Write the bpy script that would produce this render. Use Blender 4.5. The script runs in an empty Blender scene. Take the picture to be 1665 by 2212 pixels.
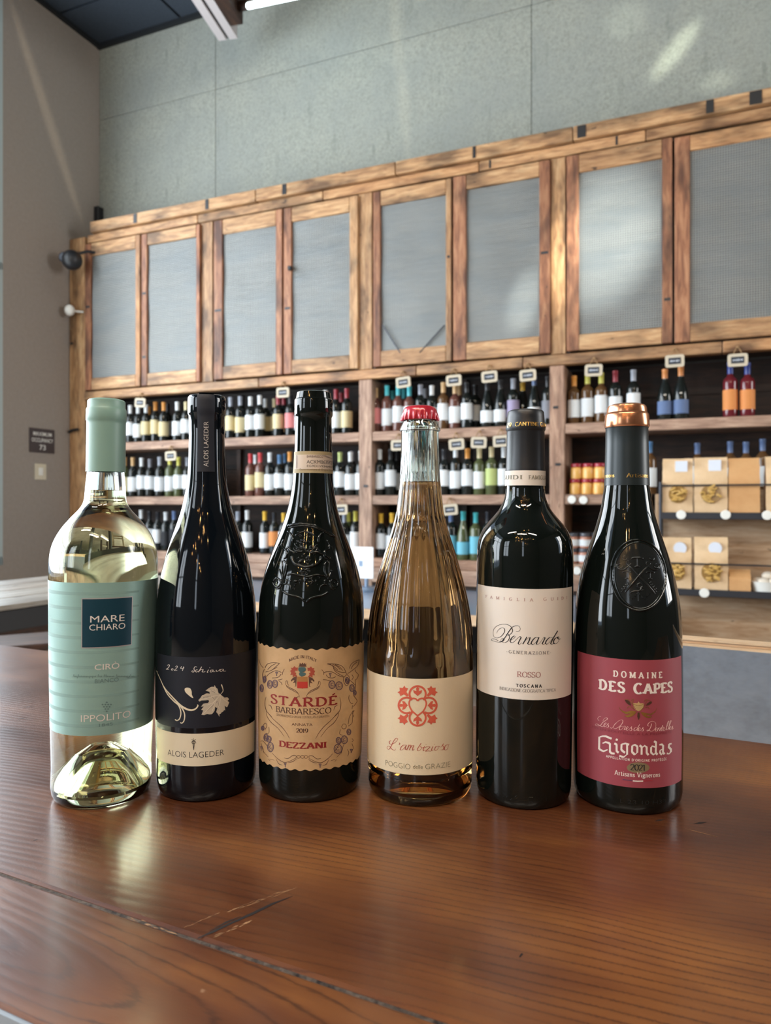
import bpy, bmesh, math, random
from mathutils import Matrix, Vector
from mathutils.geometry import tessellate_polygon
C = bpy.context.scene.collection
scn = bpy.context.scene
R = random.Random(7)
rad = math.radians

# ------------------------------------------------------------------ camera
F = 1560.0; CX = 832.5; CY = 1090.0; EYE = 0.985      # focal length in px, horizon, eye height
cam_d = bpy.data.cameras.new('camera'); cam = bpy.data.objects.new('camera', cam_d); C.objects.link(cam)
cam.location = (0, 0, EYE); cam.rotation_euler = (rad(90), 0, 0)
cam_d.sensor_fit = 'VERTICAL'; cam_d.sensor_height = 24.0; cam_d.lens = F / 2212 * 24.0
cam_d.shift_y = -(1106 - CY) / 2212
cam_d.clip_start = 0.02; cam_d.clip_end = 60
cam_d.dof.use_dof = True; cam_d.dof.focus_distance = 0.55; cam_d.dof.aperture_fstop = 7.8
scn.camera = cam
# ------------------------------------------------------------------ world, view
w = bpy.data.worlds.new('world'); scn.world = w; w.use_nodes = True
bg = w.node_tree.nodes['Background']; bg.inputs[0].default_value = (0.62, 0.78, 1.0, 1); bg.inputs[1].default_value = 1.0
scn.view_settings.view_transform = 'Standard'; scn.view_settings.look = 'None'
scn.view_settings.gamma = 1; scn.view_settings.use_curve_mapping = False
scn.view_settings.exposure = EXPOSURE = 0.64
cy = scn.cycles
cy.use_denoising = True; cy.max_bounces = 14; cy.transmission_bounces = 14; cy.glossy_bounces = 6; cy.diffuse_bounces = 4
cy.caustics_refractive = True; cy.caustics_reflective = False; cy.sample_clamp_indirect = 6.0; cy.blur_glossy = 0.3
# ------------------------------------------------------------------ room frame: s along the shelf wall, q away from the room, z up
BETA = math.atan(0.42); U = Vector((math.cos(BETA), -math.sin(BETA), 0)); V = Vector((math.sin(BETA), math.cos(BETA), 0))
O0 = Vector((0, 5.05, 0))
ROOM = Matrix.Translation(O0) @ Matrix.Rotation(-BETA, 4, 'Z')
def rp(s, q, z): return O0 + U * s + V * q + Vector((0, 0, z))
def on_wall(px, py, q):
    """where the line of sight through a photo pixel meets the plane q of the shelf wall: (s, z)"""
    dx = (px - CX) / F; dz = (CY - py) / F
    t = (5.05 * V.y + q) / (V.x * dx + V.y)
    P = Vector((dx * t, t, 0)) - O0
    return P.dot(U), EYE + dz * t
SL = -2.604                                             # left wall plane
def on_left(px, py):
    dx = (px - CX) / F; dz = (CY - py) / F
    t = (SL + O0.dot(U)) / (U.x * dx + U.y)
    P = Vector((dx * t, t, 0)) - O0
    return P.dot(V), EYE + dz * t
CEIL = 4.825
# ------------------------------------------------------------------ lamps outside the windows, added fill lamps inside
def area(name, loc, aim, sx, sy, power, col):
    l = bpy.data.lights.new(name, 'AREA'); l.shape = 'RECTANGLE'; l.size = sx; l.size_y = sy
    l.energy = power; l.color = col
    o = bpy.data.objects.new(name, l); C.objects.link(o); o.location = loc
    o.rotation_euler = (Vector(aim) - Vector(loc)).to_track_quat('-Z', 'Y').to_euler(); return o
def win_light(name, a, b, z0, z1, inward, power, col):
    a = Vector(a); b = Vector(b); c = (a + b) / 2; c.z = (z0 + z1) / 2
    return area(name, c - inward * 0.06, c + inward, (b - a).length, z1 - z0, power, col)
DAY = (0.88, 0.95, 1.0)
win_light('daylight_left', rp(SL - .12, -1.15, 0), rp(SL - .12, -7.9, 0), 0.7, 3.9, U, 460, DAY)
win_light('daylight_rear', rp(-2.2, -9.15, 0), rp(-0.6, -9.15, 0), 0.9, 3.6, V, 42, DAY)
win_light('daylight_door', rp(2.3, -9.15, 0), rp(2.75, -9.15, 0), 0.9, 3.3, V, 5, DAY)
win_light('daylight_right', rp(7.1, -0.9, 0), rp(7.1, -2.7, 0), 1.0, 3.9, -U, 130, (1.0, .98, .94))
FILL_LAMPS = [(.3, -6.4), (2.0, -6.9), (3.7, -6.4)]  # unseen lamps added as frontal fill on the bottle labels
for i, (a_, b_) in enumerate(FILL_LAMPS): area('fill_lamp', rp(a_, b_, 4.55), rp(a_ - .2, b_ + 2.2, 0), 1.5, .16, 36, (1.0, .93, .82))
def spot(name, loc, a, b, width, power, blend, col):
    """a stray reflected sunbeam that lands as a streak from a to b, width in metres"""
    loc = Vector(loc); a = Vector(a); b = Vector(b); aim = (a + b) / 2; z = (loc - aim).normalized(); y = (b - a); y = (y - z * y.dot(z)); L = y.length; y.normalize(); x = y.cross(z)
    D = (loc - aim).length; size = math.degrees(2 * math.atan(L / 2 / D)); sc = (width / L, 1, 1)
    l = bpy.data.lights.new(name, 'SPOT'); l.energy = power; l.spot_size = rad(size); l.spot_blend = blend; l.color = col; l.shadow_soft_size = 0.02
    o = bpy.data.objects.new(name, l); C.objects.link(o); o.location = loc
    o.rotation_mode = 'QUATERNION'; o.rotation_quaternion = Matrix((x, y, z)).transposed().to_quaternion(); o.scale = sc; return o
def wpt(px, py, q=0): s, z = on_wall(px, py, q); return rp(s, q, z)
def lpt(px, py): q, z = on_left(px, py); return rp(SL, q, z)
SUN = (1.0, .86, .62)
spot('sunbeam_left_wall', rp(3.5, -5.5, 4.2), lpt(2, -60), lpt(190, 520), .10, 420, .8, SUN)
spot('sunbeam_panel', rp(3.2, -5.0, 2.0), wpt(838, -120), wpt(890, 420), .09, 300, .9, SUN)
spot('sun_patch_a', rp(5.2, -4.5, 1.2), wpt(1395, 190), wpt(1525, 25), .11, 1500, 1, (.95, 1, .80))
spot('sun_patch_b', rp(5.2, -4.5, 1.2), wpt(1300, 90), wpt(1400, 0), .22, 450, 1, (.95, 1, .84))
spot('sun_patch_c', rp(5.2, -4.5, 1.2), wpt(1500, 200), wpt(1600, 150), .14, 400, 1, (.95, 1, .84))
spot('sun_patch_d', rp(4.6, -4.5, 1.4), wpt(1240, 700, -.34), wpt(1370, 330, -.34), .62, 2300, 1, (.92, 1, .98))
spot('sun_patch_e', rp(4.6, -4.5, 1.4), wpt(1110, 740, -.34), wpt(1160, 560, -.34), .2, 1500, 1, (.92, 1, .98))
spot('sun_patch_f', rp(4.6, -4.5, 1.4), wpt(1203, 740, -.32), wpt(1206, 380, -.32), .10, 1000, 1, SUN)

# ------------------------------------------------------------------ object helpers
WM = {}
def mat4(o): return WM.get(o.name, Matrix.Identity(4))
def link(o, parent=None, M=None):
    M = M or Matrix.Identity(4)
    C.objects.link(o); WM[o.name] = M
    if parent is not None:
        o.parent = parent; L = mat4(parent).inverted() @ M
    else: L = M
    o.matrix_basis = L
    return o
def thing(name, label, cat, M=None, group=None):
    if isinstance(M, (tuple, Vector)): M = Matrix.Translation(M)
    o = bpy.data.objects.new(name, None); o.empty_display_size = 0.05; link(o, None, M)
    o['label'] = label; o['category'] = cat
    if group: o['group'] = group
    return o
def tag(o, label=None, cat=None, group=None, kind=None):
    if label: o['label'] = label
    if cat: o['category'] = cat
    if group: o['group'] = group
    if kind: o['kind'] = kind
    return o
def mesh(name, verts, faces, m, smooth=False, angle=40):
    me = bpy.data.meshes.new(name); me.from_pydata([tuple(v) for v in verts], [], faces); me.update()
    if m: me.materials.append(m)
    if smooth:
        me.shade_smooth(); me.set_sharp_from_angle(angle=rad(angle))
    return me
def obj(name, me, parent=None, M=None):
    return link(bpy.data.objects.new(name, me), parent, M)
def box_me(name, sx, sy, sz, m, bev=0.0, seg=1):
    bm = bmesh.new(); bmesh.ops.create_cube(bm, size=1); bmesh.ops.scale(bm, vec=(sx, sy, sz), verts=bm.verts)
    if bev: bmesh.ops.bevel(bm, geom=bm.edges[:], offset=bev, segments=seg, affect='EDGES', profile=.5)
    me = bpy.data.meshes.new(name); bm.to_mesh(me); bm.free(); me.materials.append(m); return me
def box(name, M, size, m, parent=None, bev=0.0, seg=1):
    return obj(name, box_me(name, *size, m, bev, seg), parent, M)
def rbox(name, s, q, z, m, parent=None, bev=0.0, upright=False):
    """box in room axes from ranges s, q, z. Local X runs along the grain."""
    c = rp((s[0] + s[1]) / 2, (q[0] + q[1]) / 2, (z[0] + z[1]) / 2)
    d = (abs(s[1] - s[0]), abs(q[1] - q[0]), abs(z[1] - z[0]))
    M = Matrix.Translation(c) @ Matrix.Rotation(-BETA, 4, 'Z')
    if upright: M = M @ Matrix.Rotation(rad(-90), 4, 'Y'); d = (d[2], d[1], d[0])
    return box(name, M, d, m, parent, bev)
def rprism(name, poly, q0, q1, m, parent=None):
    """polygon in (s, z) extruded between q0 and q1, room axes"""
    n = len(poly); V3 = [(a, q0, b) for a, b in poly] + [(a, q1, b) for a, b in poly]
    F3 = [tuple(range(n)), tuple(range(2 * n - 1, n - 1, -1))] + [(i, (i + 1) % n, n + (i + 1) % n, n + i) for i in range(n)]
    me = mesh(name, V3, F3, m); bm = bmesh.new(); bm.from_mesh(me); bmesh.ops.recalc_face_normals(bm, faces=bm.faces); bm.to_mesh(me); bm.free()
    return obj(name, me, parent, ROOM)
def lathe_me(name, prof, m, seg=48, smooth=True, angle=38, mod=None):
    Vs, Fs = [], []
    idx = []
    for (r, z) in prof:
        if r < 1e-6: idx.append([len(Vs)]); Vs.append((0, 0, z))
        else:
            row = []
            for k in range(seg):
                a = 2 * math.pi * k / seg; rr = r if mod is None else mod(r, z, a)
                row.append(len(Vs)); Vs.append((rr * math.sin(a), -rr * math.cos(a), z))
            idx.append(row)
    for A, B in zip(idx, idx[1:]):
        if len(A) == 1 and len(B) == 1: continue
        for k in range(seg):
            k2 = (k + 1) % seg
            if len(A) == 1: Fs.append((A[0], B[k2], B[k]))
            elif len(B) == 1: Fs.append((A[k], A[k2], B[0]))
            else: Fs.append((A[k], A[k2], B[k2], B[k]))
    return mesh(name, Vs, Fs, m, smooth, angle)
def tube_data(pts, r, n=8, closed=False, Vs=None, Fs=None, rs=None):
    Vs = [] if Vs is None else Vs; Fs = [] if Fs is None else Fs
    pts = [Vector(p) for p in pts]; N = len(pts); base = len(Vs)
    up = Vector((0.13, 0.2, 1)).normalized()
    for i, p in enumerate(pts):
        a = pts[(i - 1) % N] if closed else pts[max(i - 1, 0)]; b = pts[(i + 1) % N] if closed else pts[min(i + 1, N - 1)]
        t = (b - a).normalized(); x = t.cross(up)
        if x.length < 1e-3: x = t.cross(Vector((1, 0, 0)))
        x.normalize(); y = t.cross(x)
        rr = rs[i] if rs else r
        for k in range(n):
            an = 2 * math.pi * k / n; Vs.append(tuple(p + (x * math.cos(an) + y * math.sin(an)) * rr))
    for i in range(N if closed else N - 1):
        j = (i + 1) % N
        for k in range(n):
            k2 = (k + 1) % n; Fs.append((base + i * n + k, base + i * n + k2, base + j * n + k2, base + j * n + k))
    if not closed:
        Fs.append(tuple(base + k for k in range(n - 1, -1, -1))); Fs.append(tuple(base + (N - 1) * n + k for k in range(n)))
    return Vs, Fs
def tube(name, pts, r, m, parent=None, M=None, n=8, closed=False):
    Vs, Fs = tube_data(pts, r, n, closed); return obj(name, mesh(name, Vs, Fs, m, True, 50), parent, M)
def spline(pts, k=6, closed=False):
    if len(pts) < 3: return [tuple(p) for p in pts]
    P = [Vector(p) for p in pts]; N = len(P); out = []
    rng = range(N if closed else N - 1)
    for i in rng:
        p1 = P[i]; p2 = P[(i + 1) % N]
        p0 = P[i - 1] if (i > 0 or closed) else p1 * 2 - p2
        p3 = P[(i + 2) % N] if (i + 2 < N or closed) else p2 * 2 - p1
        for j in range(k):
            t = j / k
            out.append(tuple(0.5 * ((2 * p1) + (p2 - p0) * t + (2 * p0 - 5 * p1 + 4 * p2 - p3) * t * t + (3 * p1 - p0 - 3 * p2 + p3) * t ** 3)))
    if not closed: out.append(tuple(P[-1]))
    return out

# ------------------------------------------------------------------ materials
def srgb(c): return tuple(((v / 255) / 12.92 if v / 255 <= .04045 else ((v / 255 + .055) / 1.055) ** 2.4) for v in c) + (1,)
def P(name, col, rough=.5, metal=0.0, **kw):
    m = bpy.data.materials.new(name); m.use_nodes = True; b = m.node_tree.nodes['Principled BSDF']
    b.inputs['Base Color'].default_value = srgb(col) if max(col) > 1.001 else tuple(col) + (1,)
    b.inputs['Roughness'].default_value = rough; b.inputs['Metallic'].default_value = metal
    for k, v in kw.items():
        b.inputs[k.replace('_', ' ')].default_value = v
    return m
def nd(m, t, **kw):
    n = m.node_tree.nodes.new(t)
    for k, v in kw.items(): setattr(n, k, v)
    return n
def lk(m, a, b): m.node_tree.links.new(a, b)
def coords(m, scale=(1, 1, 1), rand=True, rot=(0, 0, 0)):
    tc = nd(m, 'ShaderNodeTexCoord'); mp = nd(m, 'ShaderNodeMapping'); mp.inputs['Scale'].default_value = scale; mp.inputs['Rotation'].default_value = rot
    if rand:
        oi = nd(m, 'ShaderNodeObjectInfo'); ml = nd(m, 'ShaderNodeMath', operation='MULTIPLY'); ml.inputs[1].default_value = 37.0
        lk(m, oi.outputs['Random'], ml.inputs[0]); ad = nd(m, 'ShaderNodeVectorMath', operation='ADD')
        lk(m, tc.outputs['Object'], ad.inputs[0]); lk(m, ml.outputs[0], ad.inputs[1]); lk(m, ad.outputs[0], mp.inputs[0])
    else: lk(m, tc.outputs['Object'], mp.inputs[0])
    return mp.outputs[0]
def noise(m, vec, sc, det=4, rough=.55, dist=0):
    n = nd(m, 'ShaderNodeTexNoise'); n.inputs['Scale'].default_value = sc; n.inputs['Detail'].default_value = det
    n.inputs['Roughness'].default_value = rough; n.inputs['Distortion'].default_value = dist
    if vec: lk(m, vec, n.inputs['Vector'])
    return n.outputs['Fac']
def ramp(m, fac, stops):
    r = nd(m, 'ShaderNodeValToRGB'); e = r.color_ramp.elements
    while len(e) < len(stops): e.new(0.5)
    for x, (p, c) in zip(e, stops):
        x.position = p; x.color = srgb(c) if max(c) > 1.001 else tuple(c) + (1,)
    lk(m, fac, r.inputs[0]); return r.outputs[0]
def mix(m, a, b, f, mode='MIX'):
    x = nd(m, 'ShaderNodeMix', data_type='RGBA', blend_type=mode)
    if isinstance(f, (int, float)): x.inputs['Factor'].default_value = f
    else: lk(m, f, x.inputs['Factor'])
    for sock, v in ((x.inputs[6], a), (x.inputs[7], b)):
        if isinstance(v, tuple): sock.default_value = v
        else: lk(m, v, sock)
    return x.outputs[2]
def bump(m, fac, st=.3, dist=.002, prev=None):
    b = nd(m, 'ShaderNodeBump'); b.inputs['Strength'].default_value = st; b.inputs['Distance'].default_value = dist
    lk(m, fac, b.inputs['Height']); lk(m, b.outputs[0], m.node_tree.nodes['Principled BSDF'].inputs['Normal']); return b
def base(m, c): lk(m, c, m.node_tree.nodes['Principled BSDF'].inputs['Base Color'])
def wood(name, dark, mid, light, rough=.55, grain=14, spec=.4, stains=0.5, coat=0.0):
    m = P(name, mid, rough, Specular_IOR_Level=spec, Coat_Weight=coat, Coat_Roughness=.25)
    v = coords(m, (1.2, 9, 9)); n1 = noise(m, v, grain * .35, 6, .6, .6)
    c = ramp(m, n1, [(.28, dark), (.5, mid), (.72, light)])
    v2 = coords(m, (.9, 2.2, 2.2)); n2 = noise(m, v2, 3.2, 3)
    c = mix(m, c, srgb(tuple(v * .62 for v in dark)), ramp(m, n2, [(.48, (0, 0, 0)), (.66, (stains,) * 3)]))
    v3 = coords(m, (3, 7, 7)); n3 = noise(m, v3, 5, 2); kn = ramp(m, n3, [(.70, (0, 0, 0)), (.76, (.8, .8, .8))])
    c = mix(m, c, (.02, .012, .01, 1), kn)
    oi = nd(m, 'ShaderNodeObjectInfo'); rr = ramp(m, oi.outputs['Random'], [(0, (.56, .50, .47)), (.4, (.95, .95, .95)), (.7, (1, 1, 1)), (1, (.86, .70, .58))])
    c = mix(m, c, rr, .75, 'MULTIPLY'); base(m, c)
    bump(m, n1, .25, .002); return m
M = {}
M['cab'] = wood('cabinet_wood', (128, 92, 64), (182, 140, 98), (210, 174, 130), .5, stains=.8)
M['cabred'] = wood('door_stile_wood', (100, 62, 46), (152, 102, 72), (184, 136, 100), .5, stains=.8)
M['shelf'] = wood('shelf_timber', (122, 94, 78), (166, 134, 114), (198, 168, 144), .6)
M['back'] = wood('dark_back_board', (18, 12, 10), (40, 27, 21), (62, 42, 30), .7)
M['ply'] = wood('pale_plywood', (176, 138, 100), (206, 176, 142), (222, 198, 168), .6, stains=.2)
M['white_wood'] = wood('weathered_table_wood', (120, 112, 100), (170, 165, 156), (205, 203, 198), .35, stains=.4, coat=.4)
M['dark_wood'] = wood('dark_wood', (30, 20, 16), (56, 38, 30), (84, 58, 42), .6)
M['black'] = P('black_painted_metal', (24, 25, 28), .45)
M['iron'] = P('dark_grey_metal', (62, 64, 70), .42, .6)
M['steel'] = P('blue_grey_steel', (128, 146, 168), .34, .5)
M['white'] = P('white_plastic', (228, 228, 222), .35)
M['string'] = P('twine', (150, 120, 84), .9)
M['slate'] = P('chalk_slate', (46, 50, 58), .7)
M['chalk'] = P('white_chalk', (205, 212, 222), .8)
M['tagw'] = P('whitewashed_tag_wood', (196, 184, 162), .7)
def plain_noise(name, a, b, sc, rough, bst=.2, spec=.3, bd=.002):
    m = P(name, a, rough, Specular_IOR_Level=spec); v = coords(m, (1, 1, 1), False); n = noise(m, v, sc, 6, .65)
    base(m, ramp(m, n, [(.35, a), (.65, b)])); bump(m, n, bst, bd); return m
def fibre():
    m = P('grey_green_fibreboard', (150, 158, 148), .8, Specular_IOR_Level=.2)
    v = coords(m, (1, 1, 1), False); n = noise(m, v, 60, 6, .75); n2 = noise(m, v, 2.2, 3); n3 = noise(m, coords(m, (1, 1, .25), False), 14, 4, .7)
    c = ramp(m, n, [(.30, (122, 126, 118)), (.52, (150, 153, 144)), (.75, (166, 168, 158))])
    c = mix(m, c, srgb((134, 139, 136)), ramp(m, n2, [(.4, (0, 0, 0)), (.65, (.5, .5, .5))]))
    c = mix(m, c, srgb((118, 124, 118)), ramp(m, n3, [(.58, (0, 0, 0)), (.72, (.55, .55, .55))]))
    base(m, c); bump(m, n, .35, .002); return m
M['fibre'] = fibre()
M['greywall'] = plain_noise('taupe_painted_wall', (146, 138, 130), (152, 144, 136), 40, .75, .05)
M['ceil'] = plain_noise('charcoal_ceiling_tile', (52, 60, 70), (60, 68, 78), 60, .85, .1)
M['grid'] = P('black_ceiling_grid', (22, 26, 30), .6)
M['floor'] = plain_noise('concrete_floor', (128, 116, 106), (150, 138, 126), 5, .45, .05, .4)
M['dim'] = plain_noise('dark_interior_wall', (66, 62, 60), (74, 70, 66), 6, .7, .05)
def mesh_metal():
    m = P('woven_wire_screen', (150, 158, 166), .42, .35)
    v = coords(m, (1, 1, 1), False)
    w1 = nd(m, 'ShaderNodeTexWave', wave_type='BANDS', bands_direction='X'); w1.inputs['Scale'].default_value = 24
    w2 = nd(m, 'ShaderNodeTexWave', wave_type='BANDS', bands_direction='Y'); w2.inputs['Scale'].default_value = 24
    lk(m, v, w1.inputs['Vector']); lk(m, v, w2.inputs['Vector'])
    x = nd(m, 'ShaderNodeMath', operation='MULTIPLY'); lk(m, w1.outputs['Fac'], x.inputs[0]); lk(m, w2.outputs['Fac'], x.inputs[1])
    n = noise(m, coords(m, (1.2, 5, 1)), 2.0, 3)
    c = ramp(m, x.outputs[0], [(0, (84, 86, 84)), (.45, (152, 153, 149))])
    c = mix(m, c, srgb((104, 110, 112)), ramp(m, n, [(.4, (0, 0, 0)), (.7, (.6, .6, .6))])); base(m, c)
    ad = nd(m, 'ShaderNodeMath', operation='MULTIPLY_ADD'); ad.inputs[1].default_value = 3.0
    lk(m, n, ad.inputs[0]); lk(m, x.outputs[0], ad.inputs[2]); bump(m, ad.outputs[0], .55, .004); return m
M['screen'] = mesh_metal()
def glass(name, col, ior, rough=0.0):
    m = P(name, (1, 1, 1), rough); b = m.node_tree.nodes['Principled BSDF']
    b.inputs['Base Color'].default_value = tuple(col) + (1,); b.inputs['Transmission Weight'].default_value = 1.0; b.inputs['IOR'].default_value = ior
    return m
M['glass'] = glass('clear_glass', (.96, .99, .965), 1.5)
M['wine_white'] = glass('pale_straw_wine', (.97, .91, .60), 1.345)
M['wine_rose'] = glass('amber_rose_wine', (.80, .42, .17), 1.345)
M['darkglass'] = P('near_black_bottle_glass', (.004, .006, .005), .04, IOR=1.52)
M['darkglass2'] = P('blue_black_bottle_glass', (.003, .005, .008), .05, IOR=1.52)
# ================================================================== SETTING
def structure(name, parent=None):
    o = bpy.data.objects.new(name, None); link(o, None, Matrix.Identity(4)); o['kind'] = 'structure'; return o
fl = rbox('floor', (SL - .2, 7.2), (-9.2, .2), (-.1, 0), M['floor']); fl['kind'] = 'structure'
# back wall: fibreboard sheets with open joints
wb = rbox('wall_back', (SL - .2, 7.2), (.012, .2), (0, CEIL + .1), M['dim']); wb['kind'] = 'structure'
hs = [SL, -1.43, 1.02, 3.46, 5.9, 7.0]; hz = [2.6, 4.205, CEIL]
for i in range(5):
    for j in range(2):
        rbox('panel', (hs[i] + .002, hs[i + 1] - .002), (0, .012), (hz[j] + .002, hz[j + 1] - .002), M['fibre'], wb, bev=.0015)
rbox('lower_panel', (SL, 7.0), (0, .012), (0, 2.6), M['dim'], wb)
# left wall with a shop window
wl = rbox('wall_left', (SL - .2, SL), (-.93, .2), (0, CEIL + .1), M['greywall']); wl['kind'] = 'structure'
for n, a in enumerate([((-9.2, -8.0), (0, CEIL + .1)), ((-8.0, -.93), (0, .55)), ((-8.0, -.93), (4.76, CEIL + .1))]):
    rbox('wall_section', (SL - .2, SL), a[0], a[1], M['greywall'], wl)
M['frame'] = P('pale_window_frame', (168, 182, 184), .5)
M['pane'] = glass('window_glass', (1, 1, 1), 1.01)
def window(name, span, fixed, z, axis, nbar, hbars, fm):
    """frame with mullions in a wall opening; span along the wall"""
    wn = structure(name); a, b = span; t = .06
    def bx(nm, r0, r1, zz, d=.10):
        if axis == 's': return rbox(nm, (r0, r1), (fixed - d / 2, fixed + d / 2), zz, fm, wn)
        return rbox(nm, (fixed - d / 2, fixed + d / 2), (r0, r1), zz, fm, wn)
    bx('jamb', a, a + t, z); bx('jamb', b - t, b, z); bx('sill', a, b, (z[0], z[0] + t)); bx('head', a, b, (z[1] - t, z[1]))
    for i in range(1, nbar): x = a + (b - a) * i / nbar; bx('mullion', x - .03, x + .03, z)
    for h in hbars: bx('transom', a, b, (h - .025, h + .025))
    return wn
window('window_1', (-8.0, -.925), SL - .048, (.55, 4.76), 'q', 6, (2.7,), M['frame'])
for nm, sp in (('window_2', (-2.2, -.6)), ('window_3', (2.3, 2.75))):
    window(nm, sp, -9.05, (.9, 3.6), 's', 2 if nm == 'window_2' else 1, (2.2,), M['black'])
window('window_4', (-3.3, -.9), 7.02, (1.0, 3.9), 'q', 2, (2.6,), M['frame'])
wr = structure('wall_rear')
for s, z in (((SL, -2.2), (0, CEIL)), ((-.6, 2.3), (0, CEIL)), ((2.75, 7.2), (0, CEIL)), ((-2.2, -.6), (0, .9)), ((-2.2, -.6), (3.6, CEIL)), ((2.3, 2.75), (0, .9)), ((2.3, 2.75), (3.6, CEIL))):
    rbox('wall_section', s, (-9.1, -9.0), z, M['dim'], wr)
wrt = structure('wall_right')
for q, z in (((-9.1, -3.3), (0, CEIL)), ((-.9, .2), (0, CEIL)), ((-3.3, -.9), (0, 1.0)), ((-3.3, -.9), (3.9, CEIL))):
    rbox('wall_section', (7.0, 7.1), q, z, M['dim'], wrt)
# ceiling: charcoal tiles between a black grid
ce = rbox('ceiling', (SL - .2, 7.2), (-9.2, .2), (CEIL + .03, CEIL + .12), M['grid']); ce['kind'] = 'structure'
sg = [SL + .005, SL + .86, SL + 2.08, SL + 3.3, SL + 4.52]; qg = [-.005, -.43, -1.04, -1.65, -2.26]
for i in range(4):
    for j in range(4):
        rbox('tile', (sg[i] + .012, sg[i + 1] - .012), (qg[j + 1] + .012, qg[j] - .012), (CEIL + .004, CEIL + .03), M['ceil'], ce)
tr = rbox('trim_1', (SL, 7.0), (-.03, 0), (CEIL - .03, CEIL + .03), M['grid']); tr['kind'] = 'structure'
tr = rbox('trim_2', (SL, SL + .03), (-4, 0), (CEIL - .025, CEIL + .03), M['grid']); tr['kind'] = 'structure'

# ================================================================== WALL SHELVING
QF = -.32                                        # front face of the timber frame
ZA, ZB, ZC, ZR, ZD = 1.463, 1.045, .635, 1.810, 1.875   # shelf tops, underside of the rail, bottom of the cupboards
def sx(px, q=QF): return on_wall(px, 1000, q)[0]
posts = [(150, 183), (775, 803), (1187, 1219)]
P0 = [(sx(a), sx(b)) for a, b in posts]
SEND = 4.6
shv = thing('wall_shelving', 'long reclaimed-timber shelving filling the wall behind the wine bottles', 'shelving', rp(1.0, QF, 0))
for k, (a, b) in enumerate(P0):
    z1 = 3.10 if k == 0 else ZR
    rbox('post', (a, b), (QF, -.02), (.30, z1), M['cab' if k == 0 else 'shelf'], shv, .004, upright=True)
rbox('post', (sx(1415), sx(1428)), (QF, -.02), (.30, ZB), M['ply'], shv, .004, upright=True)
segs = [(P0[0][1], P0[1][0]), (P0[1][1], P0[2][0]), (P0[2][1], SEND)]
for zt in (ZA, ZB, ZC):
    for i, (a, b) in enumerate(segs):
        if zt < ZA and i == 2: b = sx(1404)
        rbox('shelf_board', (a, b), (QF + .004, -.02), (zt - .06, zt), M['shelf'], shv, .004)
    for i, (a, b) in enumerate(segs[:2]):        # lighter edge piece running on over the post
        pass
rails = [P0[0][1] - .0, sx(560), sx(900), sx(1130), sx(1560), SEND]
for i in range(5):
    rbox('rail', (rails[i] + .002, rails[i + 1] - .002), (QF - .012, QF + .05), (ZR, ZR + .062), M['cab'], shv, .004)
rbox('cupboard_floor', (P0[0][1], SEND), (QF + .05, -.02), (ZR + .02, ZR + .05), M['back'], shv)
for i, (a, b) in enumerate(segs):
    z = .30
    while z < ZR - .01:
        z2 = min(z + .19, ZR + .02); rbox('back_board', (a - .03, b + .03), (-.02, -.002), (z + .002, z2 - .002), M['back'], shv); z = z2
for s in (sx(515, -.03), sx(1000, -.03)):
    rbox('back_batten', (s, s + .03), (-.05, -.02), (ZC, ZR), M['dark_wood'], shv, upright=True)
for a, b in segs[:2] + [(segs[2][0], sx(1404))]:
    rbox('plinth_board', (a, b), (QF - .004, QF + .03), (.475, ZC - .062), M['shelf'], shv, .004)
for a, b in segs[:2] + [(segs[2][0], sx(1404))]:
    rbox('plinth_board', (a, b), (QF + .004, QF + .03), (.30, .470), M['back'], shv, .004)
for px, py in ((155, 742), (1205, 1003), (1200, 880), (790, 1050)):
    s, z = on_wall(px, py, QF); rbox('nail_plate', (s - .015, s + .015), (QF - .003, QF + .002), (z - .008, z + .008), M['black'], shv)
# black latch arm on the end post
s0, z0 = on_wall(152, 932, QF); tube('latch', [(s0, QF - .01, z0 - .005), (s0 + .05, QF - .03, z0 + .005), (s0 + .11, QF - .03, z0 + .01)], .011, M['black'], shv, ROOM)

# cornice planks above the cupboards
cor = thing('cornice', 'two rows of reclaimed planks running above the mesh cupboards', 'cornice', rp(1.0, QF, 3.1))
def run(nm, cuts, q, z, m):
    for a, b in zip(cuts, cuts[1:]): rbox(nm, (a + .002, b - .002), q, z, m, cor, .004)
run('plank', [sx(192), sx(430), sx(700), sx(1036), sx(1395), SEND], (QF - .02, -.0), (3.036, 3.096), M['cab'])
run('plank', [sx(204), sx(560), sx(860), sx(1240), SEND], (QF - .05, -.0), (3.100, 3.182), M['cab'])
for px, py, w_ in ((292, 478, 12), (447, 447, 10), (614, 412, 12), (1024, 330, 7), (1256, 290, 18), (1533, 231, 14), (1632, 214, 22)):
    s, z = on_wall(px, py, QF - .05); wm = w_ * .0027 / 2
    rbox('black_patch', (s - wm, s + wm), (QF - .053, QF - .045), (3.106, 3.176), M['black'], cor)
for px in (1058, 1330):
    s = sx(px); rbox('dark_mark', (s, s + .012), (QF - .022, QF - .015), (3.04, 3.09), M['black'], cor)
sb, zb = on_left(208, 462)
bx_ = rbox('wall_box', (SL, SL + .05), (sb - .03, sb + .03), (zb - .07, zb + .05), M['black'], None, .004)
tag(bx_, 'small black box on the left wall just above the plank cornice', 'box')

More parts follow.
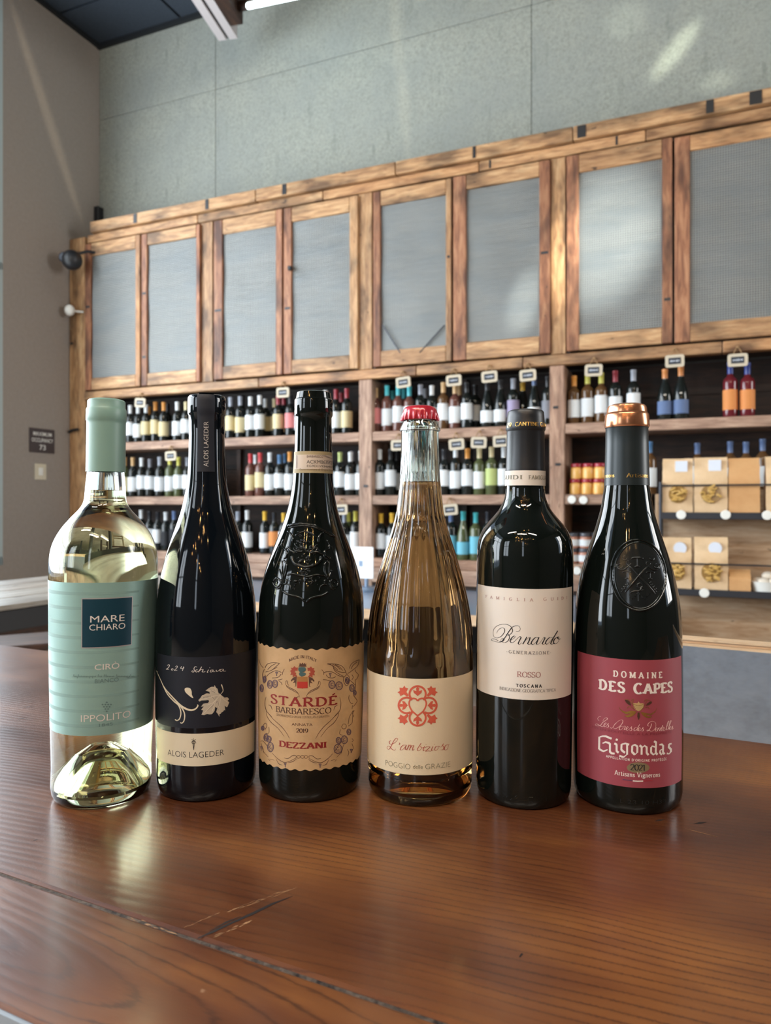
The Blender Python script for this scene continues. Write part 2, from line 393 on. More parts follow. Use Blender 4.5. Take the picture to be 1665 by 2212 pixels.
# ------------------------------------------------------------------ cupboards with wire-mesh doors
doors = [  # outer l, r, inner l, r (px), stain
 [(184, 303, 197, 293), (306, 432, 318, 424)],
 [(462, 610, 481, 596), (613, 773, 630, 755)],
 [(806, 975, 822, 963), (979, 1188, 1007, 1165)],
 [(1224, 1452, 1250, 1430), (1457, 1722, 1490, 1690)]]
cabl = ['mesh-door cupboard nearest the left wall, smallest of the row in view', 'mesh-door cupboard above the second stretch of shelves, behind the two leftmost dark bottles',
        'mesh-door cupboard in mid wall with a pale round reflection in its screen', 'mesh-door cupboard at the right end with the brightest gleaming screen']
QD = QF - .022
DOORS = []
for k, dd in enumerate(doors):
    a = sx(dd[0][0]); b = sx(dd[1][1])
    if k == 3: b = SEND - .02
    cab = thing('wall_cupboard', cabl[k], 'cupboard', rp((a + b) / 2, QF, ZD), 'mesh-door cupboards above the wine shelves')
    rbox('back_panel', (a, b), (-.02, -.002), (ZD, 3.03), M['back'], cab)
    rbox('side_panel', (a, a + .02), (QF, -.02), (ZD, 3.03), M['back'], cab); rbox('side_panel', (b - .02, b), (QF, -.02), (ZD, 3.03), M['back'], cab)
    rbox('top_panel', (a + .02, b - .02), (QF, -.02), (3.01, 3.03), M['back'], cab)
    # light face post between this cupboard and the next
    nx = [(434, 460), (775, 804), (1190, 1222)]
    if k < 3: rbox('face_post', (sx(nx[k][0]), sx(nx[k][1])), (QF - .006, QF + .03), (ZD, 3.034), M['cab'], cab, .003, upright=True)
    for j, (ol, orr, il, ir) in enumerate(dd):
        so, se, si, sj = [on_wall(p, 600, QD)[0] for p in (ol, orr, il, ir)]
        zb_, zt_ = ZD + .004 + R.uniform(0, .006), 3.028 - R.uniform(0, .01)
        c = rp((so + se) / 2, QD, (zb_ + zt_) / 2)
        dr = bpy.data.objects.new('door', None); dr.empty_display_size = .05; link(dr, cab, Matrix.Translation(c)); DOORS.append(dr)
        rh = .095 + R.uniform(-.01, .012); rb = .10 + R.uniform(-.01, .01)
        rbox('stile', (so, si), (QD - .005, QD + .02), (zb_, zt_), M['cabred'], dr, .004, upright=True)
        rbox('stile', (sj, se), (QD - .005, QD + .02), (zb_, zt_), M['cabred' if (k + j) % 2 else 'cab'], dr, .004, upright=True)
        rbox('door_rail', (si, sj), (QD - .003, QD + .02), (zt_ - rh, zt_), M['cab'], dr, .004)
        rbox('door_rail', (si, sj), (QD - .003, QD + .02), (zb_, zb_ + rb), M['cab'], dr, .004)
        # slightly dished wire screen
        n = 14; Vs, Fs = [], []; wv = R.uniform(0, 6)
        for iz in range(n + 1):
            for ix in range(n + 1):
                u_, v_ = ix / n, iz / n
                dq = .006 * math.sin(u_ * 5 + wv) * math.sin(v_ * 7 + wv * 2) * math.sin(math.pi * u_) + .004 * math.sin(v_ * 13 + wv)
                Vs.append((si - .004 + (sj - si + .008) * u_, QD + .012 + dq * .6, zb_ + rb - .004 + (zt_ - rh - zb_ - rb + .008) * v_))
        for iz in range(n):
            for ix in range(n): q0 = iz * (n + 1) + ix; Fs.append((q0, q0 + 1, q0 + n + 2, q0 + n + 1))
        me = mesh('wire_screen', [(x - (so + se) / 2, z - 2.4, -(y - QD)) for x, y, z in Vs], Fs, M['screen'], True)
        obj('wire_screen', me, dr, ROOM @ Matrix.Translation(((so + se) / 2, QD, 2.4)) @ Matrix.Rotation(rad(90), 4, 'X'))
        for q_ in range(R.choice((1, 1, 2))):
            zz = R.uniform(zb_ + .1, zt_ - .1); ss = R.choice(((so, si), (sj, se)))
            rbox('dark_nail_mark', (ss[0] + .01, ss[1] - .01), (QD - .0065, QD - .003), (zz - .008, zz + .008), M['black'], dr)
kb = on_wall(627, 580, QD - .01)
kn = rbox('knob', (kb[0] - .015, kb[0] + .015), (QD - .03, QD - .004), (kb[1] - .015, kb[1] + .015), M['black'], DOORS[3], .006)

for (xa, ya), (xb, yb) in (((826, 702), (864, 762)), ((960, 702), (906, 762))):
    tube('brace_wire', [Vector(wpt(xa, ya, QD - .002)), Vector(wpt(xb, yb, QD - .002))], .004, M['iron'], DOORS[4], n=6)
# ------------------------------------------------------------------ fittings at the left end of the cupboards
s1, z1 = on_wall(151, 560, -.50)
sp = thing('wall_speaker', 'black round speaker mounted at the left end of the cupboards', 'speaker', rp(s1, -.48, z1))
def ball_me(nm, r, m, sy=1.0, seg=24):
    return lathe_me(nm, [(r * math.sin(a), -r * math.cos(a) * sy) for a in [math.pi * i / 12 for i in range(13)]], m, seg)
obj('body', ball_me('body', .076, M['black']), sp, Matrix.Translation(rp(s1, -.48, z1)))
obj('grille', lathe_me('grille', [(0, .012), (.03, .012), (.04, .004), (.04, 0), (0, 0)], M['iron'], 24), sp, Matrix.Translation(rp(s1 - .03, -.53, z1 + .01)) @ Matrix.Rotation(rad(95), 4, 'X'))
tube('bracket', [rp(s1 + .02, -.46, z1 + .05), rp(s1 + .06, -.38, z1 + .09), rp(s1 + .10, -.33, z1 + .09)], .012, M['black'], sp)
s2, z2 = on_wall(146, 669, -.42)
gl = thing('wall_sensor', 'small white round sensor on the left end post below the black speaker', 'sensor', rp(s2, -.40, z2))
obj('body', ball_me('body', .038, M['white'], 1.15), gl, Matrix.Translation(rp(s2, -.40, z2)))
tube('arm', [rp(s2, -.40, z2), rp(s2 + .03, -.35, z2), rp(s2 + .06, -.32, z2)], .008, M['white'], gl)

# ------------------------------------------------------------------ text helpers (flat text as thin mesh)
def text_mesh(body, bold=0.0, spacing=1.0):
    cu = bpy.data.curves.new('t', 'FONT'); cu.body = body; cu.offset = bold; cu.space_character = spacing; cu.resolution_u = 4; cu.fill_mode = 'FRONT'
    ob = bpy.data.objects.new('t', cu); me = bpy.data.meshes.new_from_object(ob)
    vs = [(v.co.x, v.co.y) for v in me.vertices]; fs = [tuple(p.vertices) for p in me.polygons]
    bpy.data.objects.remove(ob); bpy.data.curves.remove(cu); bpy.data.meshes.remove(me)
    x0 = min(v[0] for v in vs); x1 = max(v[0] for v in vs)
    cap = .729 if False else None
    return vs, fs, x0, x1
_capc = {}
def cap_height():
    if 'c' not in _capc:
        vs, fs, a, b = text_mesh('H'); _capc['c'] = max(v[1] for v in vs)
    return _capc['c']
def sans(body, bold=0.0, spacing=1.0):
    """text with x in 0..1 and y in cap heights"""
    vs, fs, x0, x1 = text_mesh(body, bold, spacing); c = cap_height()
    return [((x - x0) / (x1 - x0), y / c) for x, y in vs], fs

# sign and switch on the left wall (its plane faces +s)
def left_plate(name, px0, py0, px1, py1, t, m, parent=None, bev=.003):
    q0, za = on_left(px0, py0); q1, _ = on_left(px1, (py0 + py1) / 2); qa, zb = on_left(px0, py1)
    return rbox(name, (SL, SL + t), (min(q0, q1), max(q0, q1)), (min(za, zb), max(za, zb)), m, parent, bev), (q0, q1, zb, za)
qs0, zs0 = on_left(62, 950)
sg_ = thing('occupancy_sign', 'dark plaque reading maximum occupancy on the left wall above the switch', 'sign', rp(SL, qs0, zs0))
pl, (qa, qb, za, zb) = left_plate('plate', 62, 923, 117, 976, .008, P('dark_brown_plaque', (62, 52, 52), .5), sg_)
def left_text(body, fx0, fx1, fy, fh):
    vs, fs = sans(body, .01); L = []
    for x, y in vs:
        L.append((SL + .0095, qa + (qb - qa) * (fx0 + (fx1 - fx0) * x), za + (zb - za) * (fy + fh * y)))
    return obj('lettering', mesh('lettering', L, fs, M['white']), sg_, ROOM)
left_text('MAXIMUM', .14, .86, .70, .15); left_text('OCCUPANCY', .08, .92, .44, .15); left_text('73', .38, .62, .12, .2)
qs1, zs1 = on_left(86, 1018)
sw = thing('light_switch', 'cream light switch on the left wall below the dark sign', 'switch', rp(SL, qs1, zs1))
M['cream'] = P('cream_plastic', (206, 198, 176), .4)
left_plate('plate', 74, 1001, 99, 1036, .008, M['cream'], sw); left_plate('rocker', 82, 1010, 91, 1027, .014, M['white'], sw)

# ------------------------------------------------------------------ beam, tube lamp under the ceiling
def line3(px, py, z): return Vector(((px - CX) / F * z, z, EYE + (CY - py) / F * z))
e1 = line3(493, 84, 5.20); dirb = Vector((-.083 / 5.2 * 5, -.41, 0)).normalized()
bm_ = thing('ceiling_beam', 'pale steel double beam with a brown timber side at the top left', 'beam', e1)
Mb = Matrix.Translation(e1) @ Matrix.Rotation(math.atan2(dirb.y, dirb.x), 4, 'Z')
M['pinkwhite'] = P('pinkish_white_beam_paint', (196, 188, 188), .6)
for y in (-.042, .042): box('flange', Mb @ Matrix.Translation((.7, y, 0)), (1.4, .062, .016), M['pinkwhite'], bm_, .002)
box('web', Mb @ Matrix.Translation((.7, 0, .10)), (1.398, .018, .19), M['black'], bm_)
for y in (-.066, .066): box('web', Mb @ Matrix.Translation((.7, y, .08)), (1.395, .008, .15), M['pinkwhite'], bm_)
box('timber_side', Mb @ Matrix.Translation((.78, .125, .09)), (1.28, .09, .20), M['dark_wood'], bm_, .003)
box('timber_cap', Mb @ Matrix.Translation((.92, .19, .15)), (1.0, .06, .16), M['cabred'], bm_, .003)
M['tube'] = bpy.data.materials.new('lit_tube'); M['tube'].use_nodes = True
em = M['tube'].node_tree.nodes['Principled BSDF']; em.inputs['Emission Color'].default_value = (.75, .97, 1, 1); em.inputs['Emission Strength'].default_value = 6
t1 = line3(536, 13, 4.9); t2 = t1 + (line3(592, 1, 4.72) - t1).normalized() * 1.2
tl = thing('tube_lamp', 'lit white tube lamp near the ceiling above the fibreboard wall', 'lamp', t1)
tube('tube', [t1, t2], .02, M['tube'], tl, n=12)
dn = (t2 - t1).normalized(); tube('end_holder', [t1 - dn * .10, t1 + dn * .002], .024, M['dark_wood'], tl)
tube('reflector', [t1 - dn * .10 + Vector((0, .0, .035)), t2 + Vector((0, .0, .035))], .014, M['dark_wood'], tl, n=6)

for a_, b_ in FILL_LAMPS:                                    # unseen housings made up for the added fill lamps behind the camera
    o = rbox('fill_lamp_housing', (a_ - .8, a_ + .8), (b_ - .1, b_ + .1), (4.60, 4.70), M['white'], None, .01)
    tag(o, 'added white housing of a fill lamp, unseen behind the camera', 'lamp', 'added fill lamp housings')
# ================================================================== BOTTLES ON THE WALL SHELVES
PAL = {  # capsule and paper colours
 'w': (214, 218, 220), 'c': (206, 192, 150), 't': (196, 160, 112), 'o': (206, 140, 60), 'k': (26, 27, 32), 'g': (120, 122, 130), 's': (150, 156, 168),
 'y': (196, 190, 84), 'Y': (222, 178, 62), 'r': (140, 40, 52), 'R': (190, 60, 64), 'b': (70, 110, 150), 'B': (44, 60, 130), 'T': (70, 178, 186), 'l': (104, 176, 196), 'p': (214, 130, 130), 'G': (176, 190, 120), 'n': (88, 108, 146), 'v': (150, 140, 170), 'q': (206, 132, 70)}
CN = {'w': 'white', 'c': 'cream', 't': 'tan', 'o': 'orange', 'k': 'black', 'g': 'grey', 's': 'silver', 'y': 'yellow-green', 'Y': 'yellow', 'r': 'dark red', 'R': 'red', 'b': 'blue', 'B': 'deep blue', 'T': 'teal', 'l': 'light blue', 'p': 'pink', 'G': 'green', 'n': 'slate blue', 'v': 'mauve', 'q': 'amber'}
PM = {}
BK = -.13
def pal(c, kind):
    k = (c, kind)
    if k not in PM: PM[k] = P(('capsule_' if kind else 'paper_') + CN[c].replace(' ', '_').replace('-', '_'), PAL[c], .35 if kind else .7)
    return PM[k]
GL = {'d': P('dark_wine_glass', (.010, .013, .012), .08, IOR=1.5), 'p': P('rose_wine_glass', (.12, .05, .038), .08, IOR=1.5),
      'e': P('pale_green_wine_glass', (.07, .085, .035), .08, IOR=1.5), 'x': P('red_liqueur_glass', (.12, .015, .02), .08, IOR=1.5), 'm': P('amber_wine_glass', (.10, .05, .02), .08, IOR=1.5)}
SH = {'a': [(0, 0), (.036, 0), (.038, .006), (.038, .19), (.034, .208), (.020, .222), (.0145, .235), (.0145, .285), (.0155, .285), (.0155, .298), (0, .298)],
      'u': [(0, 0), (.038, 0), (.041, .006), (.041, .125), (.037, .16), (.026, .20), (.017, .232), (.0145, .25), (.0145, .285), (.0155, .285), (.0155, .298), (0, .298)]}
CACHE = {}
def part_me(kind, shape, col):
    key = (kind, shape, col)
    if key in CACHE: return CACHE[key]
    pr = SH.get(shape)
    if kind == 'body': me = lathe_me('body', pr, GL[col], 20)
    elif kind == 'capsule':
        me = lathe_me('capsule', [(.0155, .236 if shape == 'a' else .246), (.0155, .284), (.0170, .286), (.0170, .300), (.015, .302), (0, .302)], pal(col, 1), 16)
    else:
        z0, z1 = {'a': (.042, .150), 'u': (.035, .112), 'A': (.06, .165)}[shape]
        r = .0384 if shape != 'u' else .0414
        me = lathe_me('paper_label', [(r - .002, z0), (r, z0), (r, z1), (r - .002, z1)], pal(col, 0), 20)
    CACHE[key] = me; return me
ROWS = {}
cnt = 0
def bottle(s, zs, cap, lab, gl='d', shape='a', q=-.235, row='', k=0, n=0, hs=1.0, high=False):
    M_ = Matrix.Translation(rp(s, q, zs)) @ Matrix.Rotation(R.uniform(0, 6), 4, 'Z') @ Matrix.Scale(hs, 4, (0, 0, 1))
    gname = {'d': 'dark', 'p': 'rosé', 'e': 'pale green', 'x': 'red', 'm': 'amber'}[gl]
    lb = '%s bottle, %s capsule, %s label, %s in %s' % (gname, CN[cap], CN[lab], ORD[k], row)
    lb = lb.replace('first in', 'leftmost in')
    o = thing('wine_bottle', lb, 'bottle', M_, 'wine bottles in ' + row)
    obj('body', part_me('body', shape, gl), o, M_); obj('capsule', part_me('capsule', shape, cap), o, M_)
    obj('paper_label', part_me('paper_label', 'A' if high and shape == 'a' else shape, lab), o, M_)
    return o
ORD = ['first', 'second', 'third', 'fourth', 'fifth', 'sixth', 'seventh', 'eighth', 'ninth', 'tenth', 'eleventh', 'twelfth', 'thirteenth', 'fourteenth', 'fifteenth', 'sixteenth', 'seventeenth', 'eighteenth', 'nineteenth', 'twentieth',
       '21st', '22nd', '23rd', '24th', '25th', '26th', '27th', '28th', '29th', '30th', '31st', '32nd', '33rd', '34th', '35th']
def row(desc, zs, items):
    items = sorted(items, key=lambda t: t[0])
    last = {0: (-9, 'a'), 1: (-9, 'a')}
    for k, it in enumerate(items):
        px, cap, lab = it[:3]; gl = it[3] if len(it) > 3 else 'd'; sh = it[4] if len(it) > 4 else 'a'; q = it[5] if len(it) > 5 else -.235
        lay = 1 if q > -.2 else 0; s = on_wall(px, 1000, q)[0]
        def gap(l): return (.078 if 'u' not in (sh, last[l][1]) else .0815 if (sh != last[l][1]) else .084)
        if lay == 0 and s < last[0][0] + gap(0) - .022 and on_wall(px, 1000, BK)[0] > last[1][0] + gap(1): lay = 1; q = BK; s = on_wall(px, 1000, q)[0]
        s = max(s, last[lay][0] + gap(lay)); last[lay] = (s, sh)
        bottle(s, zs, cap, lab, gl, sh, q, desc, k, len(items), R.uniform(.96, 1.03), R.random() < .4)
row('top left bay', ZA, [(205, 'k', 'w'), (224, 'k', 'w'), (243, 'w', 'w'), (262, 'w', 'w'), (281.5, 'w', 'w'), (297, 'w', 'w'), (313, 'w', 'c'), (322, 'o', 'c', 'd', 'a', BK), (336, 'o', 'c'), (350, 'o', 'c'), (362, 'k', 'w'), (383, 'w', 'w'), (402, 'c', 'w'), (419, 'g', 'w'), (438, 'w', 'c'), (457, 'w', 'w'), (476, 's', 'w'),
   (498, 's', 'c'), (519, 's', 'c'), (541, 'w', 'w'), (557.5, 'w', 'w'), (573, 'w', 'c'), (584, 'c', 'c', 'd', 'a', BK), (601, 'r', 'c'), (613, 'r', 't', 'd', 'a', BK), (627, 'k', 'p'), (645, 'k', 'w'), (664, 'w', 'c'), (684, 'k', 'w'), (703, 'w', 'w'), (726, 'r', 'w'), (737, 'r', 'w', 'd', 'a', BK), (749, 'r', 'c')])
row('middle left bay', ZB, [(212, 'w', 'w'), (232, 'k', 'w'), (252, 'w', 'w'), (270, 't', 'c', 'e'), (287, 't', 'w'), (306, 'w', 'w'), (324, 'g', 'w'), (345, 's', 'w'), (367, 'y', 'w', 'e'), (386, 'y', 'w', 'e'), (405, 's', 'w'), (424, 'w', 'w'), (444, 'k', 'w'), (462, 'w', 'w'),
   (541, 'R', 'c', 'p'), (552, 'w', 'c', 'p', 'a', BK), (562, 'R', 'c', 'p'), (583, 'w', 'w'), (604, 'b', 'w'), (616, 'b', 'w', 'd', 'a', BK), (626, 'o', 'w'), (648, 'k', 'w'), (668, 'w', 'w'), (689, 'k', 'w'), (708, 'w', 'w'), (729, 'G', 'w'), (752, 'w', 'w', 'd'), (761, 's', 'w', 'd', 'a', BK), (771, 'w', 'w')])
row('bottom left bay', ZC, [(305, 'w', 'k'), (323, 'k', 'w'), (337, 'k', 'w'), (355, 'w', 'k'), (372, 'n', 'k'), (389, 'k', 'w'), (408, 'w', 'w'), (430, 'k', 'w'), (450, 'w', 'w'), (470, 'k', 'c'), (492, 'w', 'w'), (514, 's', 'c'), (534, 'w', 'w'), (572, 'Y', 'w'), (590, 'k', 'q'), (611, 'Y', 'w'), (632, 'k', 'w'), (655, 'Y', 'c'), (678, 'w', 'w'), (700, 'k', 'w'), (722, 'Y', 'w'), (739, 's', 'w'), (754, 'y', 'c', 'e'), (768, 'y', 'w')])
row('top middle bay', ZA, [(812, 't', 'p', 'p'), (823, 't', 'w', 'p', 'a', BK), (836, 'T', 'w', 'p'), (848, 'T', 'w', 'p', 'a', BK), (860, 'T', 'w', 'p'), (872, 'T', 'w', 'p', 'a', BK), (884, 'T', 'w', 'p'), (906, 's', 'w'), (918, 's', 'w', 'd', 'a', BK), (931, 'w', 'w'), (954, 't', 'w', 'm'), (980, 't', 'w', 'p'), (992, 't', 'w', 'p', 'a', BK), (1002, 'k', 'w'), (1026, 'k', 'w'), (1052, 'k', 'w', 'd', 'u'), (1076, 'k', 'w', 'd', 'u'), (1102, 's', 'v'), (1129, 'Y', 'c', 'd', 'u'), (1154, 'n', 'w', 'd', 'u'), (1176, 'k', 'g')])
row('middle middle bay', ZB, [(820, 'w', 'w'), (840, 'k', 'w'), (857, 'k', 'w'), (882, 'k', 'w'), (908, 'w', 'w'), (934, 'k', 'c'), (957, 'k', 'w'), (980, 'w', 'w', 'd'), (1003, 'o', 'w'), (1016, 'k', 'w', 'd', 'a', BK), (1032, 'c', 'w', 'e'), (1055, 'c', 'G', 'e'), (1081, 'w', 'w'), (1106, 'k', 'w'), (1130, 'k', 'w'), (1158, 'k', 'w')])
row('bottom middle bay', ZC, [(823, 'Y', 'w'), (841, 'Y', 'w'), (866, 'Y', 'w'), (892, 'k', 'w'), (920, 'k', 'w'), (948, 'n', 'w'), (974, 'n', 'l'), (1000, 'T', 'l', 'e', 'u'), (1025, 'T', 'l', 'e'), (1050, 'k', 'w'), (1076, 'k', 'w'), (1110, 'k', 'w')])
row('top right bay', ZA, [(1240, 'o', 'w', 'm'), (1266, 'y', 'w', 'm'), (1297, 'y', 'w', 'm'), (1329, 'r', 'w'), (1368, 's', 'w'), (1436, 'q', 'n', 'd', 'u'), (1470, 'q', 'n', 'd', 'u'), (1577, 'B', 'q', 'x'), (1614, 'B', 'q', 'x')])
row('row behind the kraft bags', ZB, [(1403, 'b', 'w', 'm', 'a', -.235), (1506, 'n', 'w', 'm', 'a', -.15), (1577, 'n', 'w', 'm', 'a', -.15), (1611, 'n', 'w', 'm', 'a', -.15), (1647, 'n', 'w', 'm', 'a', -.15)])

# ------------------------------------------------------------------ jars
def jar_parts(lidc, bodyc, hs, name):
    return (lathe_me('body', [(0, 0), (.030, 0), (.034, .004), (.035, .03), (.034, .062), (.029, .070), (0, .070)], bodyc, 20),
            lathe_me('lid', [(0, .070), (.033, .070), (.034, .073), (.034, .088), (.032, .091), (0, .091)], lidc, 20),
            lathe_me('paper_label', [(.034, .014), (.0356, .014), (.0356, .052), (.034, .052)], pal('w', 0), 20))
JR = jar_parts(P('dark_red_lid', (150, 30, 48), .3), P('golden_preserve', (222, 170, 90), .25), 1, 'a')
JD = jar_parts(P('dark_grey_lid', (70, 72, 80), .3), P('salmon_preserve', (176, 124, 104), .25), 1, 'b')
def jars(J, pxs, zs, group, desc):
    n = 0
    for q in (-.255, -.175):
        for k, px in enumerate(pxs):
            for lev in range(2):
                s, _ = on_wall(px, 1000, -.255); M_ = Matrix.Translation(rp(s + (.006 if lev else 0), q, zs + lev * .0915)) @ Matrix.Rotation(R.uniform(0, 6), 4, 'Z')
                lb = '%s jar, %s of the %s row, %s in the right bay' % (desc, ('lower', 'upper')[lev], ('front', 'back')[q > -.2], ('leftmost', 'second from left', 'third from left', 'fourth from left')[k])
                o = thing('preserve_jar', lb, 'jar', M_, group); obj('body', J[0], o, M_); obj('lid', J[1], o, M_)
                if J is JD: obj('paper_label', J[2], o, M_)
jars(JR, (1243, 1268, 1293), ZB, 'red-lidded jars beside the left post of the right bay', 'red-lidded')
jars(JD, (1236, 1262, 1289), ZC, 'grey-lidded jars on the bottom shelf of the right bay', 'grey-lidded')

# ------------------------------------------------------------------ small hanging chalk tags
def round_rect(w_, h_, r, n=4):
    out = []
    for cx_, cy_, a0 in ((w_ / 2 - r, h_ / 2 - r, 0), (-w_ / 2 + r, h_ / 2 - r, 90), (-w_ / 2 + r, -h_ / 2 + r, 180), (w_ / 2 - r, -h_ / 2 + r, 270)):
        for i in range(n + 1): a = rad(a0 + 90 * i / n); out.append((cx_ + r * math.cos(a), cy_ + r * math.sin(a)))
    return out
def prism_me(name, poly, y0, y1, m):
    n = len(poly); Vv = [(a, y0, b) for a, b in poly] + [(a, y1, b) for a, b in poly]
    Ff = [tuple(range(n)), tuple(range(2 * n - 1, n - 1, -1))] + [(i, (i + 1) % n, n + (i + 1) % n, n + i) for i in range(n)]
    me = mesh(name, Vv, Ff, m); b = bmesh.new(); b.from_mesh(me); bmesh.ops.recalc_face_normals(b, faces=b.faces); b.to_mesh(me); b.free(); return me
TF = prism_me('frame', round_rect(.098, .068, .012), -.005, .005, M['tagw']); TS = prism_me('slate', round_rect(.064, .036, .003), -.0065, -.004, M['slate'])
tags = [(303, 870, 'top left bay, far left'), (611, 848, 'top left bay, left of the third tall bottle'), (871, 826, 'top middle bay, above the red crown cap'), (980, 822, 'top middle bay, second from its left'), (1057, 814, 'top middle bay, third from its left'), (1140, 811, 'top middle bay, at its right end'),
        (1282, 800, 'top right bay, over the pale-labelled bottles'), (1457, 780, 'top right bay, above the two slate-blue labels'), (1593, 778, 'top right bay, above the two red liqueur bottles'),
        (369, 985, 'middle left bay'), (860, 962, 'middle middle bay, behind the crown-capped neck'), (986, 960, 'middle middle bay, right of the crown-capped bottle'), (1034, 956, 'middle middle bay, second right of the crown-capped bottle'), (1082, 953, 'middle middle bay, beside the black capsule'),
        (736, 1101, 'bottom left bay, right of the embossed bottle'), (972, 1101, 'bottom middle bay')]
for i, (px, py, wh) in enumerate(tags):
    q = QF - .03; s, z = on_wall(px, py, q)
    M_ = Matrix.Translation(rp(s, q, z)) @ Matrix.Rotation(-BETA, 4, 'Z') @ Matrix.Rotation(R.uniform(-.09, .09), 4, 'Y')
    o = thing('chalk_tag', 'small framed chalk tag hanging in the ' + wh, 'tag', M_, 'framed chalk tags on the shelving')
    obj('frame', TF, o, M_); obj('slate', TS, o, M_)
    # a few chalk squiggles, too small to read
    Vv, Ff = [], []; x = -.024
    for k in range(6):
        h = R.uniform(.005, .011); Vv += [(x, -.0068, -h / 2), (x + .005, -.0068, -h / 2), (x + .007, -.0068, h / 2), (x + .002, -.0068, h / 2)]; b0 = len(Vv) - 4; Ff.append((b0, b0 + 1, b0 + 2, b0 + 3)); x += .0083
    obj('writing', mesh('writing', Vv, Ff, M['chalk']), o, M_)
    tube('string', [(-.022, 0, .032), (-.008, .0, .062), (.0, .004, .070), (.008, 0, .062), (.022, 0, .032)], .0028, M['string'], o, M_, 5)
    obj('hook', box_me('hook', .012, .03, .012, M['string'], .002), o, M_ @ Matrix.Translation((0, .012, .070)))
def disc(px, py, q, lb):
    s, z = on_wall(px, py, q); M_ = Matrix.Translation(rp(s, q, z)) @ Matrix.Rotation(-BETA, 4, 'Z') @ Matrix.Rotation(rad(90), 4, 'X')
    o = obj('price_disc', CACHE.setdefault('disc', lathe_me('price_disc', [(0, .004), (.022, .004), (.024, .002), (.024, 0), (0, 0)], M['white'], 20)), None, M_)
    tag(o, lb, 'price tag', 'round white price discs')
disc(1235, 1079, QF - .002, 'round white price disc under the left red-lidded jars'); disc(1260, 1080, QF - .002, 'round white price disc under the right red-lidded jars'); disc(1246, 1233, QF - .002, 'round white price disc under the grey-lidded jars')

# ================================================================== BREAD-BAG RACK at the right end
QR = -.56
def rz(py, q=QR, px=1540): return on_wall(px, py, q)[1]
z_u, z_l = rz(1112), rz(1279); s_l = sx(1424, QR); s_r = s_l + 1.35
rk = thing('wire_rack', 'dark metal rack with two shelves of kraft bags at the right', 'rack', rp(s_l, QR, .1))
for zz in (z_u, z_l):
    rbox('shelf_tray', (s_l, s_r), (QR, QF - .03), (zz - .022, zz), M['iron'], rk, .003)
    rbox('shelf_lip', (s_l, s_r), (QR - .006, QR), (zz - .024, zz + .012), M['iron'], rk, .002)
for zz in (rz(1048), rz(1219)):
    tube('guard_rail', [rp(s_r, QR - .002, zz), rp(s_l, QR - .002, zz), rp(s_l, QF - .04, zz)], .0045, M['iron'], rk, n=6)
for s_ in (s_l + .005, s_r - .005):
    for q_ in (QR, QF - .04):
        tube('upright', [rp(s_, q_, .02), rp(s_, q_, rz(1040))], .008, M['iron'], rk, n=8)
bd = rbox('backing_board', (sx(1426), SEND), (QF - .022, QF - .006), (rz(1380, QF), ZB + .02), M['ply'], None, .003); tag(bd, 'pale plywood board fixed behind the kraft bag rack', 'board')
bd2 = rbox('skirting_board', (sx(1426), SEND), (QF - .020, QF - .006), (.05, rz(1380, QF) - .006), M['ply'], None, .003); tag(bd2, 'pale lower plywood board under the backing board of the rack', 'board')
for px, py, lb in ((1471, 1112, 'round white price disc on the upper rack shelf, left one'), (1567, 1112, 'round white price disc on the upper rack shelf, middle one'), (1657, 1113, 'round white price disc on the upper rack shelf, right one'), (1521, 1281, 'round white price disc on the lower rack shelf')):
    disc(px, py, QR - .007, lb)
M['kraft'] = plain_noise('kraft_paper', (204, 172, 132), (222, 192, 154), 9, .6, .25)
M['kraftd'] = plain_noise('kraft_carton', (196, 148, 98), (206, 160, 110), 9, .6, .1)
M['pasta'] = P('golden_pasta', (196, 158, 88), .3); M['cellwin'] = P('clear_bag_window', (150, 116, 66), .12)
